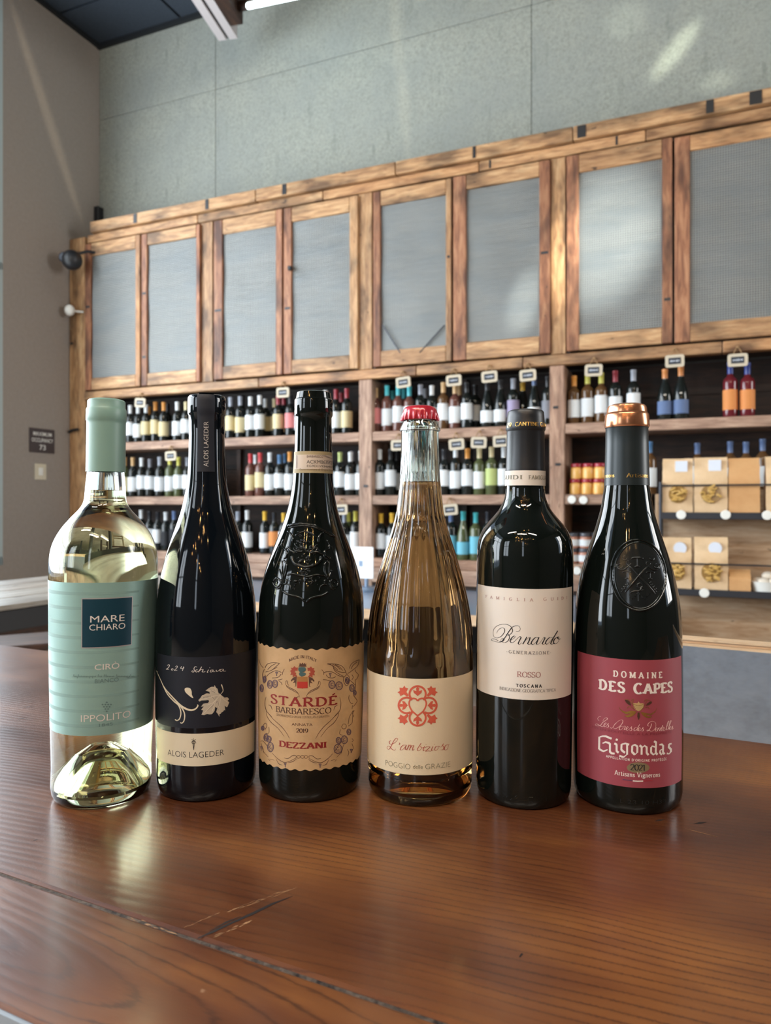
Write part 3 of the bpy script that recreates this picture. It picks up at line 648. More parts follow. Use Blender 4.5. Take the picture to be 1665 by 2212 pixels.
def bag(px0, px1, py0, zs, kind, lb, win='gold'):
    a, b = sx(px0, QR + .02), sx(px1, QR + .02); z1 = rz(py0, QR + .02); w_ = b - a; h_ = z1 - zs; d_ = .12
    M_ = Matrix.Translation(rp((a + b) / 2, QR + .015 + d_ / 2, zs)) @ Matrix.Rotation(-BETA, 4, 'Z')
    o = thing('kraft_bag', lb, 'bag', M_, 'kraft bags on the metal rack')
    nx, nz = 8, 12; Vv, Ff = [], []
    rows_ = []
    for j in range(nz + 1):
        v = j / nz; dd = d_ * (1 - .0 * v) * (1 if v < .6 else 1 - .85 * ((v - .6) / .4) ** 1.3); ring = []
        for (fx, fy) in [(i / nx - .5, -.5) for i in range(nx)] + [(.5, -.5), (.5, 0)] + [(.5 - i / nx, .5) for i in range(nx)] + [(-.5, .5), (-.5, 0)]:
            bul = .012 * math.cos(fx * math.pi) * math.sin(math.pi * min(v / .8, 1)) * (1 if kind != 'box' else 0)
            ring.append(len(Vv)); Vv.append((fx * w_ * .98 + R.uniform(-.0015, .0015), fy * dd - (bul if fy < 0 else 0), v * h_ + R.uniform(-.001, .001)))
        rows_.append(ring)
    n = len(rows_[0])
    for A, B in zip(rows_, rows_[1:]):
        for k in range(n): Ff.append((A[k], A[(k + 1) % n], B[(k + 1) % n], B[k]))
    Ff.append(tuple(reversed(rows_[0]))); Ff.append(tuple(rows_[-1]))
    obj('paper', mesh('paper', Vv, Ff, M['kraftd' if kind == 'box' else 'kraft'], True, 30), o, M_)
    if kind == 'win':
        cz = h_ * .36; rr = w_ * .29
        e = [(math.cos(t) * rr, cz + math.sin(t) * rr * 1.05) for t in [i * math.pi / 12 for i in range(24)]]
        obj('clear_window', prism_me('clear_window', e, -d_ / 2 - .016, -d_ / 2 - .006, M['cellwin']), o, M_)
        V3, F3 = [], []
        for k in range(16):
            t = R.uniform(0, 6.28); r_ = rr * .85 * math.sqrt(R.random()); x_, z_ = math.cos(t) * r_, cz + math.sin(t) * r_
            tube_data([(x_ - .012, -d_ / 2 - .018, z_ - R.uniform(-.01, .01)), (x_, -d_ / 2 - .022, z_), (x_ + .012, -d_ / 2 - .018, z_ + R.uniform(-.01, .01))], .006, 6, False, V3, F3)
        p = obj('pasta', mesh('pasta', V3, F3, M['pasta'], True, 60), o, M_); p['kind'] = 'stuff'
    return o, M_, w_, h_, d_
def sticker(o, M_, w_, h_, d_, rnd, fx=0.05):
    if rnd: e = [(fx * w_ + math.cos(t) * .032, h_ * .80 + math.sin(t) * .032) for t in [i * math.pi / 12 for i in range(24)]]
    else: e = [(fx * w_ - .03, h_ * .76), (fx * w_ + .03, h_ * .76), (fx * w_ + .03, h_ * .95), (fx * w_ - .03, h_ * .95)]
    yy = -d_ / 2 * (.66 if rnd else .60)
    obj('sticker', prism_me('sticker', e, yy - .012, yy + .012, P('white_sticker_paper', (214, 220, 232), .6)), o, M_)
for a in ((1430, 1497, 988, z_u, 'win', 'upper kraft bag with square label, leftmost on the rack', 0), (1498, 1572, 987, z_u, 'win', 'upper kraft bag with square label, second on the rack', 0),
          (1427, 1494, 1163, z_l, 'win', 'lower kraft bag with round sticker, leftmost on the rack', 1), (1499, 1573, 1161, z_l, 'win', 'lower kraft bag with round sticker, second on the rack', 1)):
    r_ = bag(*a[:6]); sticker(*r_, a[6], .12)
bag(1573, 1642, 990, z_u, 'box', 'plain brown carton on the upper rack shelf'); r_ = bag(1654, 1722, 988, z_u, 'win', 'upper kraft bag cut off by the right edge of the photo'); sticker(*r_, 0)
bag(1574, 1622, 1230, z_l, 'box', 'low plain brown carton on the lower rack shelf')
# white bag of pale rolls
a, b = sx(1624, QR), sx(1700, QR); M_ = Matrix.Translation(rp((a + b) / 2, QR + .08, z_l)) @ Matrix.Rotation(-BETA, 4, 'Z')
o = thing('bread_basket', 'white-lined basket of pale rolls at the right edge of the lower rack shelf', 'basket', M_)
obj('basket', lathe_me('basket', [(0, 0), (.07, 0), (.085, .05), (.09, .06), (.08, .06), (.066, .006), (0, .006)], M['white'], 24), o, M_)
M['roll'] = P('pale_bread', (216, 206, 190), .6)
for k in range(7):
    t = k * 1.05; rr = 0 if k == 6 else .046
    obj('roll', CACHE.setdefault('roll', ball_me('roll', .030, M['roll'], .8, 14)), o, M_ @ Matrix.Translation((rr * math.cos(t), rr * math.sin(t), .055 + (.03 if k == 6 else 0))))

# ================================================================== LOW STEEL-TOPPED COUNTER, CARD STAND
zc = .455
lc = thing('low_counter', 'low blue-grey steel-topped counter standing in front of the wine shelves', 'counter', rp(0, -.9, 0))
rbox('top', (-1.9, 1.72), (-1.30, QF - .03), (zc - .03, zc), M['steel'], lc, .004)
rbox('front_edge', (-1.9, 1.72), (-1.325, -1.30), (zc - .05, zc), M['ply'], lc, .003)
for s in (-1.8, -.3, .7, 1.66):
    for q in (-1.25, QF - .08): rbox('leg', (s - .025, s + .025), (q - .025, q + .025), (0, zc - .03), M['black'], lc, .003, upright=True)
# white card in a clear stand
zq = -.62; s_a = on_wall(752, 1200, zq)[0]; s_b, zt_ = on_wall(806, 1182, zq); _, zb_ = on_wall(806, 1250, zq)
cs = thing('card_stand', 'white card in a clear stand between the embossed and crown-capped bottles', 'sign', rp((s_a + s_b) / 2, zq, zc))
cp = prism_me('card', [(s_a, zb_), (s_b, zb_), (s_b, zt_), (s_a, zt_)], zq - .003, zq + .003, P('white_card', (240, 244, 246), .35)); obj('card', cp, cs, ROOM)
sm = s_b - .045
tube('stem', [rp(sm, zq, zb_), rp(sm, zq, zc + .02)], .012, M['steel'], cs, n=10)
obj('foot', lathe_me('foot', [(0, 0), (.06, 0), (.062, .01), (.05, .02), (.012, .028), (0, .028)], M['steel'], 28), cs, Matrix.Translation(rp(sm, zq, zc)))
rprism('print', [(s_a + .075, zt_ - .12), (s_a + .10, zt_ - .12), (s_a + .10, zt_ - .085), (s_a + .075, zt_ - .085)], zq - .0036, zq - .0032, M['steel'], cs)
# ================================================================== TABLE (foreground)
TZ = .76
TD = Vector((.898, -.440, 0)); TN = Vector((.440, .898, 0)); TA = math.atan2(-.440, .898)
TAB = Matrix.Rotation(TA, 4, 'Z')                      # local x along the boards, y away from the camera
def table_wood(name, rings, ctr):
    m = P(name, (130, 76, 44), .36, Specular_IOR_Level=.42, Coat_Weight=.35, Coat_Roughness=.16)
    tc = nd(m, 'ShaderNodeTexCoord'); vec = tc.outputs['Object']
    nw = nd(m, 'ShaderNodeTexNoise'); nw.inputs['Scale'].default_value = 1.0; nw.inputs['Detail'].default_value = 2
    mp0 = nd(m, 'ShaderNodeMapping'); mp0.inputs['Scale'].default_value = (3.0, 7.0, 1); lk(m, vec, mp0.inputs[0]); lk(m, mp0.outputs[0], nw.inputs['Vector'])
    sub = nd(m, 'ShaderNodeVectorMath', operation='SUBTRACT'); lk(m, nw.outputs['Color'], sub.inputs[0]); sub.inputs[1].default_value = (.5, .5, .5)
    mul = nd(m, 'ShaderNodeVectorMath', operation='MULTIPLY'); lk(m, sub.outputs[0], mul.inputs[0]); mul.inputs[1].default_value = (0, .045, 0)
    add = nd(m, 'ShaderNodeVectorMath', operation='ADD'); lk(m, vec, add.inputs[0]); lk(m, mul.outputs[0], add.inputs[1])
    mp = nd(m, 'ShaderNodeMapping'); lk(m, add.outputs[0], mp.inputs[0])
    wv = nd(m, 'ShaderNodeTexWave', wave_type='RINGS' if rings else 'BANDS', wave_profile='SIN')
    if rings:
        wv.rings_direction = 'Z'; mp.inputs['Scale'].default_value = (.16, 1, 0); mp.inputs['Location'].default_value = (-ctr[0] * .16, -ctr[1], 0); wv.inputs['Scale'].default_value = 46
    else:
        wv.bands_direction = 'Y'; mp.inputs['Scale'].default_value = (1, 1, 0); mp.inputs['Rotation'].default_value = (0, 0, rad(-5)); wv.inputs['Scale'].default_value = 52
    wv.inputs['Distortion'].default_value = 1.2; wv.inputs['Detail'].default_value = 3; wv.inputs['Detail Scale'].default_value = 14
    lk(m, mp.outputs[0], wv.inputs['Vector'])
    n2 = noise(m, coords(m, (2.2, 6, 1), False), 1.6, 4); n3 = noise(m, coords(m, (6, 130, 1), False), 1, 5, .6); n4 = noise(m, coords(m, (9, 14, 1), False), 1.2, 3)
    c = ramp(m, n2, [(.34, (66, 33, 20)), (.5, (98, 56, 30)), (.66, (128, 80, 40))])
    c = mix(m, c, srgb((72, 38, 28)), ramp(m, n4, [(.55, (0, 0, 0)), (.72, (.45, .45, .45))]))
    line = ramp(m, wv.outputs['Fac'], [(.0, (.75, .75, .75)), (.06, (.2, .2, .2)), (.3, (0, 0, 0))])
    brk = ramp(m, noise(m, coords(m, (7, 30, 1), False), 1, 3), [(.35, (.25, .25, .25)), (.6, (1, 1, 1))])
    line = mix(m, line, brk, 1.0, 'MULTIPLY')
    c = mix(m, c, srgb((50, 28, 20)), line)
    c = mix(m, c, srgb((86, 48, 30)), ramp(m, n3, [(.45, (0, 0, 0)), (.7, (.35, .35, .35))]))
    sp = noise(m, coords(m, (60, 120, 1), False), 1, 2); c = mix(m, c, srgb((176, 142, 112)), ramp(m, sp, [(.80, (0, 0, 0)), (.84, (.5, .5, .5))]))
    base(m, c)
    r = ramp(m, n2, [(.3, (.27, .27, .27)), (.7, (.44, .44, .44))]); lk(m, r, m.node_tree.nodes['Principled BSDF'].inputs['Roughness'])
    ad = nd(m, 'ShaderNodeMath', operation='ADD'); lk(m, n3, ad.inputs[0]); lk(m, wv.outputs['Fac'], ad.inputs[1]); bump(m, ad.outputs[0], .14, .0005); return m
def tb(px, py, h=TZ):
    """photo pixel -> point on the table top, in table axes"""
    z = (EYE - h) * F / (py - CY); p = Vector(((px - CX) / F * z, z, 0)); return p.dot(TD), p.dot(TN)
cc = tb(-60, 1985)
M['tw1'] = table_wood('table_board_figured', True, cc); M['tw2'] = table_wood('table_board', False, (0, 0))
table = thing('wooden_table', 'reddish-brown wooden table in the foreground that carries the six tall bottles', 'table', Vector((.2, .5, 0)))
Y0, Y1, Y2 = .2155, .2925, .771
def tbox(nm, x, y, z, m, bev=.002, par=table):
    return box(nm, TAB @ Matrix.Translation(((x[0] + x[1]) / 2, (y[0] + y[1]) / 2, (z[0] + z[1]) / 2)), (x[1] - x[0], y[1] - y[0], z[1] - z[0]), m, par, bev)
# boards are built in table axes so that the grain runs on from one frame of reference
def board(nm, x, y, z, m, bev=.0015):
    me = box_me(nm, x[1] - x[0], y[1] - y[0], z[1] - z[0], m, bev, 2)
    me.transform(Matrix.Translation(((x[0] + x[1]) / 2, (y[0] + y[1]) / 2, (z[0] + z[1]) / 2))); return obj(nm, me, table, TAB)
board('board', (-1.12, 1.25), (Y0, Y1 - .0011), (TZ - .042, TZ), M['tw1']); board('board', (-1.12, 1.25), (Y1 + .0011, Y2), (TZ - .042, TZ), M['tw2'], .003)
M['filler'] = plain_noise('dark_joint_filler', (24, 16, 13), (96, 84, 74), 260, .8, .5)
M['edge'] = P('brushed_steel_edging', (150, 156, 162), .4, .5)
tbox('edging', (-1.12, 1.25), (Y0 - .0025, Y0 - .0002), (TZ - .042, TZ - .0015), M['edge'], 0)
tbox('joint_filler', (-1.11, 1.24), (Y1 - .0014, Y1 + .0014), (TZ - .035, TZ - .0009), M['filler'], 0)
for x in (-1.0, 1.05):
    for y in (Y0 + .06, Y2 - .06): tbox('leg', (x - .03, x + .03), (y - .03, y + .03), (0, TZ - .042), M['black'], .003)
for y in (Y0 + .05, Y2 - .05): tbox('apron', (-.97, 1.02), (y - .012, y + .012), (TZ - .112, TZ - .042), M['black'], .002)
# the gouge and its scratches, as shallow strips of raw or blackened wood
M['gouge'] = P('blackened_gouge', (20, 12, 10), .7); M['raw'] = plain_noise('bare_scratched_wood', (124, 84, 54), (166, 128, 92), 300, .7, .4)
def sliver(nm, pts, ws, m, dz=.00012):
    T = [Vector((*tb(a, b), 0)) for a, b in pts]; Vv, Ff = [], []
    for i, p in enumerate(T):
        d = (T[min(i + 1, len(T) - 1)] - T[max(i - 1, 0)]).normalized(); n = Vector((-d.y, d.x, 0)); w_ = ws[i] * .00028 / 2
        Vv += [(p + n * w_ + Vector((0, 0, TZ + dz))), (p - n * w_ + Vector((0, 0, TZ + dz)))]
    for i in range(len(T) - 1): Ff.append((2 * i, 2 * i + 1, 2 * i + 3, 2 * i + 2))
    return obj(nm, mesh(nm, Vv, Ff, m), table, TAB)
sliver('gouge', [(425, 2028), (462, 2012), (500, 1994), (545, 1974), (590, 1952), (632, 1936)], [2, 7, 6, 8, 6, 1], M['gouge'])
sliver('gouge', [(452, 2012), (490, 1992), (520, 1980)], [1, 5, 1], M['gouge'])
def scuff(p0, p1, n, spread, w_, seed):
    rr = random.Random(seed)
    for k in range(n):
        t = rr.random() * .82; L_ = rr.uniform(.06, .2); o_ = rr.gauss(0, spread) * math.sin(math.pi * min(max(t + .1, .05), .95)); q = []
        for j in range(4):
            u = t + L_ * j / 3; q.append((p0[0] + (p1[0] - p0[0]) * u, p0[1] + (p1[1] - p0[1]) * u + o_ + rr.uniform(-.7, .7)))
        sliver('scratch', q, [.5, w_ * rr.uniform(.5, 1.2), w_ * rr.uniform(.4, 1), .4], M['raw'], .00009 + k * .000002)
scuff((458, 2026), (556, 1984), 16, 2.6, 2.6, 1); scuff((486, 1972), (645, 1916), 20, 2.2, 1.7, 2); scuff((376, 2014), (482, 1968), 6, .8, 1.6, 3)
sliver('scratch', [(1480, 1790), (1510, 1798), (1550, 1808)], [1, 3, 1], M['raw'], .00009)
sliver('scratch', [(1128, 2060), (1122, 2068)], [4, 3], M['gouge'], .00009)
scuff((255, 1974), (392, 2022), 14, 1.8, 2.2, 4)
for px, py, w_ in ((1425, 1772, 9), (1512, 1778, 12), (62, 1527, 10), (48, 1552, 9), (76, 1815, 5)):
    sliver('knot_mark', [(px - w_ * 1.2, py + 2), (px, py), (px + w_ * 1.2, py - 2)], [1, w_ * .8, 1], M['gouge'], .00009)

# ------------------------------------------------------------------ steel-clad seat back behind the table
def behind(y_): return y_
sb_ = thing('seat_back', 'steel-faced seat back with a plywood top edge behind the table at the right', 'seat', TAB @ Vector((.1, 1.0, 0)))
M['clad'] = P('worn_galvanised_steel', (128, 140, 156), .34, .65)
_v = coords(M['clad'], (2, 2, 3), False); _n = noise(M['clad'], _v, 3, 5, .7); base(M['clad'], ramp(M['clad'], _n, [(.3, (124, 130, 138)), (.5, (156, 166, 180)), (.72, (180, 190, 202))])); bump(M['clad'], _n, .3, .01)
_r = ramp(M['clad'], _n, [(.3, (.42, .42, .42)), (.7, (.28, .28, .28))]); lk(M['clad'], _r, M['clad'].node_tree.nodes['Principled BSDF'].inputs['Roughness'])
def bent(name, x0, x1, y, z0, z1, t, m, n=16):
    Vv, Ff = [], []
    for i in range(n + 1):
        x = x0 + (x1 - x0) * i / n; yy = y + .10 * ((x - .25) ** 2)
        for (dy, z) in ((0, z0), (0, z1), (t, z1), (t, z0)): Vv.append((x, yy + dy, z))
    for i in range(n):
        for k in range(4): a_ = i * 4 + k; b_ = i * 4 + (k + 1) % 4; Ff.append((a_, b_, b_ + 4, a_ + 4))
    Ff += [(0, 3, 2, 1), (n * 4, n * 4 + 1, n * 4 + 2, n * 4 + 3)]
    me = mesh(name, Vv, Ff, m, True, 30); b = bmesh.new(); b.from_mesh(me); bmesh.ops.recalc_face_normals(b, faces=b.faces); b.to_mesh(me); b.free()
    return obj(name, me, sb_, TAB)
SBY = 1.06; sz = .803
bent('steel_face', -.20, .95, SBY, .40, sz - .012, .004, M['clad'])
for i in range(3): bent('plywood_layer', -.20, .95, SBY + .0045 - .0015 * (i != 1), sz - .012 + i * .004, sz - .0084 + i * .004, .016, M['ply'])
bent('plywood_core', -.195, .945, SBY + .005, .42, sz - .012, .012, M['ply'])
for x in (-.15, .9):
    tube('leg', [(x, SBY + .05, 0), (x, SBY + .03 + .10 * (x - .25) ** 2, .45), (x, SBY + .0175 + .10 * (x - .25) ** 2, .74)], .012, M['black'], sb_, TAB, 10)
tbox('seat', (-.20, .95), (SBY + .03, SBY + .42), (.43, .455), M['ply'], .006, sb_)

# ------------------------------------------------------------------ second table and bench at the left
A_ = Vector((.45, .89, 0)).normalized(); B_ = Vector((-A_.y, A_.x, 0))
T2 = Matrix.Translation((-.825, 1.65, 0)) @ Matrix.Rotation(math.atan2(A_.y, A_.x), 4, 'Z')   # x away along its front edge, y to the left/back
t2 = thing('plank_table', 'weathered pale plank table at the left edge in front of the taupe wall', 'table', T2)
def t2box(nm, x, y, z, m, par, bev=.003): return box(nm, T2 @ Matrix.Translation(((x[0] + x[1]) / 2, (y[0] + y[1]) / 2, (z[0] + z[1]) / 2)), (x[1] - x[0], y[1] - y[0], z[1] - z[0]), m, par, bev)
for i in range(4): t2box('board', (-.3, .62), (.125 * i + .001, .125 * (i + 1) - .001), (TZ - .012, TZ), M['white_wood'], t2)
for y in (.012, .46): t2box('apron', (-.28, .60), (y, y + .03), (TZ - .062, TZ - .012), M['black'], t2)
for x in (-.22, .52):
    for y in (.02, .44): t2box('leg', (x - .02, x + .02), (y, y + .04), (0, TZ - .062), M['black'], t2)
# bench along the left wall
M['benchw'] = wood('bench_wood', (120, 104, 84), (168, 156, 136), (190, 182, 164), .4)
def bench(name, lb, M0, L, wd, h, m, lm):
    o = thing(name, lb, 'bench', M0)
    for i in range(2): box('seat_board', M0 @ Matrix.Translation((L / 2, wd * (i + .5) / 2, h - .02)), (L, wd / 2 - .004, .04), m, o, .004)
    for x in (.08, L - .08):
        for y in (.03, wd - .03): box('leg', M0 @ Matrix.Translation((x, y, (h - .04) / 2)), (.045, .045, h - .04), lm, o, .003)
    for y in (.03, wd - .03): box('side_rail', M0 @ Matrix.Translation((L / 2, y, h - .075)), (L - .12, .03, .07), M['dark_wood'], o, .003)
    for x in (.08, L - .08): box('stretcher', M0 @ Matrix.Translation((x, wd / 2, .16)), (.03, wd - .06, .04), m, o, .003)
    return o
Mb2 = Matrix.Translation((-2.15, 2.55, 0)) @ Matrix.Rotation(math.atan2(A_.y, A_.x), 4, 'Z')
bench('bench', 'pale wooden bench behind the weathered plank table at the left edge', Mb2, 1.7, .34, .47, M['benchw'], M['dark_wood'])
# stool with pale legs
st = Matrix.Translation((-1.55, 3.05, 0)) @ Matrix.Rotation(.5, 4, 'Z')
so_ = thing('stool', 'low stool with pale legs just left of the pale green bottle', 'stool', st)
box('seat', st @ Matrix.Translation((0, 0, .40)), (.34, .30, .03), M['dark_wood'], so_, .006)
for x in (-.13, .13):
    for y in (-.11, .11): box('leg', st @ Matrix.Translation((x, y, .193)), (.035, .035, .385), M['benchw'], so_, .003)
for y in (-.11, .11): box('stretcher', st @ Matrix.Translation((0, y, .14)), (.24, .02, .03), M['benchw'], so_, .002)

# ------------------------------------------------------------------ warm bulbs hanging over the room behind the camera
M['bulb'] = bpy.data.materials.new('warm_bulb'); M['bulb'].use_nodes = True
eb = M['bulb'].node_tree.nodes['Principled BSDF']; eb.inputs['Emission Color'].default_value = (1, .56, .20, 1); eb.inputs['Emission Strength'].default_value = 420
bme = ball_me('globe', .012, M['bulb'], 1.1, 8)
for i in range(30):
    s = 1.2 + (i % 5) * .5 + R.uniform(-.2, .2); q = -5.6 - (i // 5) * .6 + R.uniform(-.2, .2); z = 3.1 + R.uniform(-.8, .9)
    o = thing('pendant_bulb', 'warm pendant bulb hanging over the room', 'lamp', rp(s, q, z), 'warm pendant bulbs')
    obj('globe', bme, o, Matrix.Translation(rp(s, q, z)))
    tube('cord', [rp(s, q, z + .02), rp(s, q, CEIL + .01)], .004, M['black'], o, n=5)
# ================================================================== THE SIX BOTTLES
class Bot:
    def __init__(b, label, rows, yb, heel=.86, smooth=True):
        """rows: (py, x_left, x_right) of the outline from lip to heel"""
        body = [r for r in rows if r[0] > 1450]; cb = sum((r[1] + r[2]) / 2 for r in body) / len(body); hw = sum(r[2] - r[1] for r in body) / len(body) / 2
        r0 = .038
        for _ in range(6):
            Y = (EYE - TZ) * F / (yb - CY) + r0 * heel * .97; a = (math.atan((cb + hw - CX) / F) - math.atan((cb - hw - CX) / F)) / 2
            th = math.atan((cb - CX) / F); D = Y / math.cos(th); r0 = D * math.sin(a)
        b.Y = Y; b.X = Y * math.tan(th); b.D = D; b.r = r0
        top = rows[0]; ct = (top[1] + top[2]) / 2
        b.lean = math.atan((ct - cb - 0.0) / (yb - top[0])) if abs(ct - cb) > 5 else 0.0
        phi = math.atan2(-b.X, b.Y)
        b.M = Matrix.Translation((b.X, b.Y, TZ)) @ Matrix.Rotation(phi, 4, 'Z') @ Matrix.Rotation(b.lean, 4, 'Y')
        b.Mi = b.M.inverted(); b.cb = cb
        pr = []
        for (y, l, r_) in rows:
            a = (math.atan((r_ - CX) / F) - math.atan((l - CX) / F)) / 2; rr = D * math.sin(a); dep = b.Y * (1 - (rr / D) ** 2)
            if y < 930: dep = b.Y - rr * .75                # rims above the eye: the near edge is what shows
            pr.append((rr, (EYE - TZ) - (y - CY) / F * dep))
        b.pr = sorted(pr, key=lambda t: t[1])
        b.rb = b.r * heel
        b.th = thing('wine_bottle', label, 'bottle', b.M)
    def R(b, z):
        p = b.full
        if z <= p[0][1]: return p[0][0]
        for (r0, z0), (r1, z1) in zip(p, p[1:]):
            if z <= z1:
                return r0 if z1 - z0 < 1e-9 else r0 + (r1 - r0) * (z - z0) / (z1 - z0)
        return p[-1][0]
    def finish(b, k=5):
        low = [(b.rb, 0.0), (b.r * .93, .0012), (b.r * .975, .0045), (b.r * .996, .010)]
        up = [p for p in b.pr if p[1] > .016]
        pts = [(q[0], q[1]) for q in up]; out = []
        # monotone-ish smoothing: spline only where neighbours are not closer than 2.5 mm (rims stay crisp)
        for i in range(len(pts) - 1):
            p1, p2 = pts[i], pts[i + 1]
            p0 = pts[i - 1] if i else low[-1]; p3 = pts[i + 2] if i + 2 < len(pts) else p2
            if p2[1] - p1[1] < .0030 or (p1[1] - p0[1] < .0030 and i) or p3[1] - p2[1] < .0030: out.append(p1); continue
            h = p2[1] - p1[1]; m1 = (p2[0] - p0[0]) / (p2[1] - p0[1]); m2 = (p3[0] - p1[0]) / max(p3[1] - p1[1], 1e-6)
            for j in range(k):
                t = j / k; out.append(((2 * t ** 3 - 3 * t * t + 1) * p1[0] + (t ** 3 - 2 * t * t + t) * h * m1 + (3 * t * t - 2 * t ** 3) * p2[0] + (t ** 3 - t * t) * h * m2, p1[1] + h * t))
        out.append(pts[-1]); b.full = low + out; b.ztop = out[-1][1]
        return b
    def px(b, x, y):
        """photo pixel -> (angle, height) on the bottle surface"""
        o = b.Mi @ Vector((0, 0, EYE)); d = (b.Mi.to_3x3() @ Vector(((x - CX) / F, 1, (CY - y) / F)))
        Rr = b.r
        for _ in range(8):
            A = d.x ** 2 + d.y ** 2; Bq = 2 * (o.x * d.x + o.y * d.y); Cq = o.x ** 2 + o.y ** 2 - Rr * Rr
            disc = max(Bq * Bq - 4 * A * Cq, 0); t = (-Bq - math.sqrt(disc)) / (2 * A); p = o + d * t; Rr = b.R(p.z)
        return math.atan2(p.x, -p.y), p.z
    def zc(b, y, x=None): return b.px(b.cb if x is None else x, y)[1]
    def at(b, a, z, e): r = b.R(z) + e; return (r * math.sin(a), -r * math.cos(a), z)
    def strip(b, name, z0, z1, a0, a1, m, e=.00012, parent=None, n=48, nz=10, edge=None, thick=True):
        Vv, Ff = [], []
        for i in range(n + 1):
            a = a0 + (a1 - a0) * i / n; d0, d1 = edge(a) if edge else (0, 0)
            for j in range(nz + 1): z = z0 + d0 + (z1 + d1 - z0 - d0) * j / nz; Vv.append(b.at(a, z, e))
        for i in range(n):
            for j in range(nz): q = i * (nz + 1) + j; Ff.append((q, q + nz + 1, q + nz + 2, q + 1))
        return obj(name, mesh(name, Vv, Ff, m, True, 60), parent or b.th, b.M)
    def pxstrip(b, name, yt, yb_, xl, xr, m, **k):
        ym = (yt + yb_) / 2; return b.strip(name, b.zc(yb_), b.zc(yt), b.px(xl, ym)[0], b.px(xr, ym)[0], m, **k)
    def flat(b, name, vs, fs, m, parent, e=.00024):
        """vs already (angle, z)"""
        bm = bmesh.new(); V_ = [bm.verts.new((a, 0, z)) for a, z in vs]
        for f in fs:
            try: bm.faces.new([V_[i] for i in f])
            except ValueError: pass
        for _ in range(4):                             # short chords, so that print hugs the curved glass
            lng = [x for x in bm.edges if abs(x.verts[0].co.x - x.verts[1].co.x) > .034]
            if not lng: break
            bmesh.ops.triangulate(bm, faces=list({f for x in lng for f in x.link_faces}))
            lng = [x for x in bm.edges if abs(x.verts[0].co.x - x.verts[1].co.x) > .034]
            bmesh.ops.subdivide_edges(bm, edges=lng, cuts=1)
        for v in bm.verts: v.co = b.at(v.co.x, v.co.z, e)
        me = bpy.data.meshes.new(name); bm.to_mesh(me); bm.free(); me.materials.append(m)
        return obj(name, me, parent, b.M)
    def text(b, body, xl, xr, yb_, cap, m, parent, bold=0.0, kind='sans', e=.00024, arch=0.0, xc=None, **k):
        """body set between pixel columns xl..xr, baseline yb_ at the bottle's middle, cap height in pixels"""
        vs, fs = sans(body, bold) if kind == 'sans' else pen(body, **k)
        al = b.px(xl, yb_)[0]; ar = b.px(xr, yb_)[0]; xm = xc or (xl + xr) / 2; z0 = b.px(xm, yb_)[1]; z1 = b.px(xm, yb_ - cap)[1]
        L = [(al + (ar - al) * x, z0 + (z1 - z0) * (y + arch * (1 - (2 * x - 1) ** 2))) for x, y in vs]
        return b.flat('lettering', L, fs, m, parent, e)
    def strokes(b, name, lst, m, parent, org, sc, e=.00026, close=False):
        """lst of (points, width function or width); points in crop pixels with origin org and scale sc"""
        vs, fs = [], []
        for pts, w_ in lst:
            ribbon([(org[0] + p[0] / sc, org[1] + p[1] / sc) for p in pts], w_, vs, fs)
        return b.flat(name, [b.px(*v) for v in vs], fs, m, parent, e)
    def polys(b, name, lst, m, parent, org, sc, e=.00026):
        vs, fs = [], []
        for pts in lst:
            q = [(org[0] + p[0] / sc, org[1] + p[1] / sc) for p in pts]; n0 = len(vs)
            for t in tessellate_polygon([[Vector((x, y, 0)) for x, y in q]]): fs.append(tuple(n0 + i for i in t))
            vs += q
        return b.flat(name, [b.px(*v) for v in vs], fs, m, parent, e)
    def relief(b, name, lst, m, parent=None, org=(0, 0), sc=1, sink=.35, n=8, fat=1.0, e=0.0):
        Vv, Ff = [], []
        for pts, rpx in lst:
            r_ = rpx * fat * b.Y / F; P3 = []
            for p in pts: a, z = b.px(org[0] + p[0] / sc, org[1] + p[1] / sc); P3.append(b.at(a, z, e - r_ * sink))
            if len(P3) == 1: P3 = [P3[0], tuple(Vector(P3[0]) + Vector((r_ * .2, 0, 0)))]
            N = len(P3); rs = [r_ * (.45 if i in (0, N - 1) else 1) for i in range(N)]
            tube_data(P3, r_, n, False, Vv, Ff, rs)
        return obj(name, mesh(name, Vv, Ff, m, True, 60), parent or b.th, b.M)
def ribbon(pts, w_, vs, fs):
    N = len(pts)
    for i, p in enumerate(pts):
        a = pts[max(i - 1, 0)]; c = pts[min(i + 1, N - 1)]; dx, dy = c[0] - a[0], c[1] - a[1]; L = math.hypot(dx, dy) or 1e-9; dx /= L; dy /= L
        ww = w_(i / (N - 1), dx, dy) if callable(w_) else w_
        vs.append((p[0] - dy * ww / 2, p[1] + dx * ww / 2)); vs.append((p[0] + dy * ww / 2, p[1] - dx * ww / 2))
        if i: k = len(vs) - 4; fs.append((k, k + 1, k + 3, k + 2))
def nib(thick, thin, ang):
    """broad pen, angle in degrees, y downwards"""
    nx, ny = math.cos(rad(ang)), -math.sin(rad(ang))
    return lambda t, dx, dy: thin + (thick - thin) * abs(dx * ny - dy * nx)
def press(thick, thin): return lambda t, dx, dy: thin + (thick - thin) * max(0.0, dy) ** 1.2
def taper(w0, w1, w2): return lambda t, dx, dy: (w0 + (w1 - w0) * t * 2) if t < .5 else (w1 + (w2 - w1) * (t - .5) * 2)

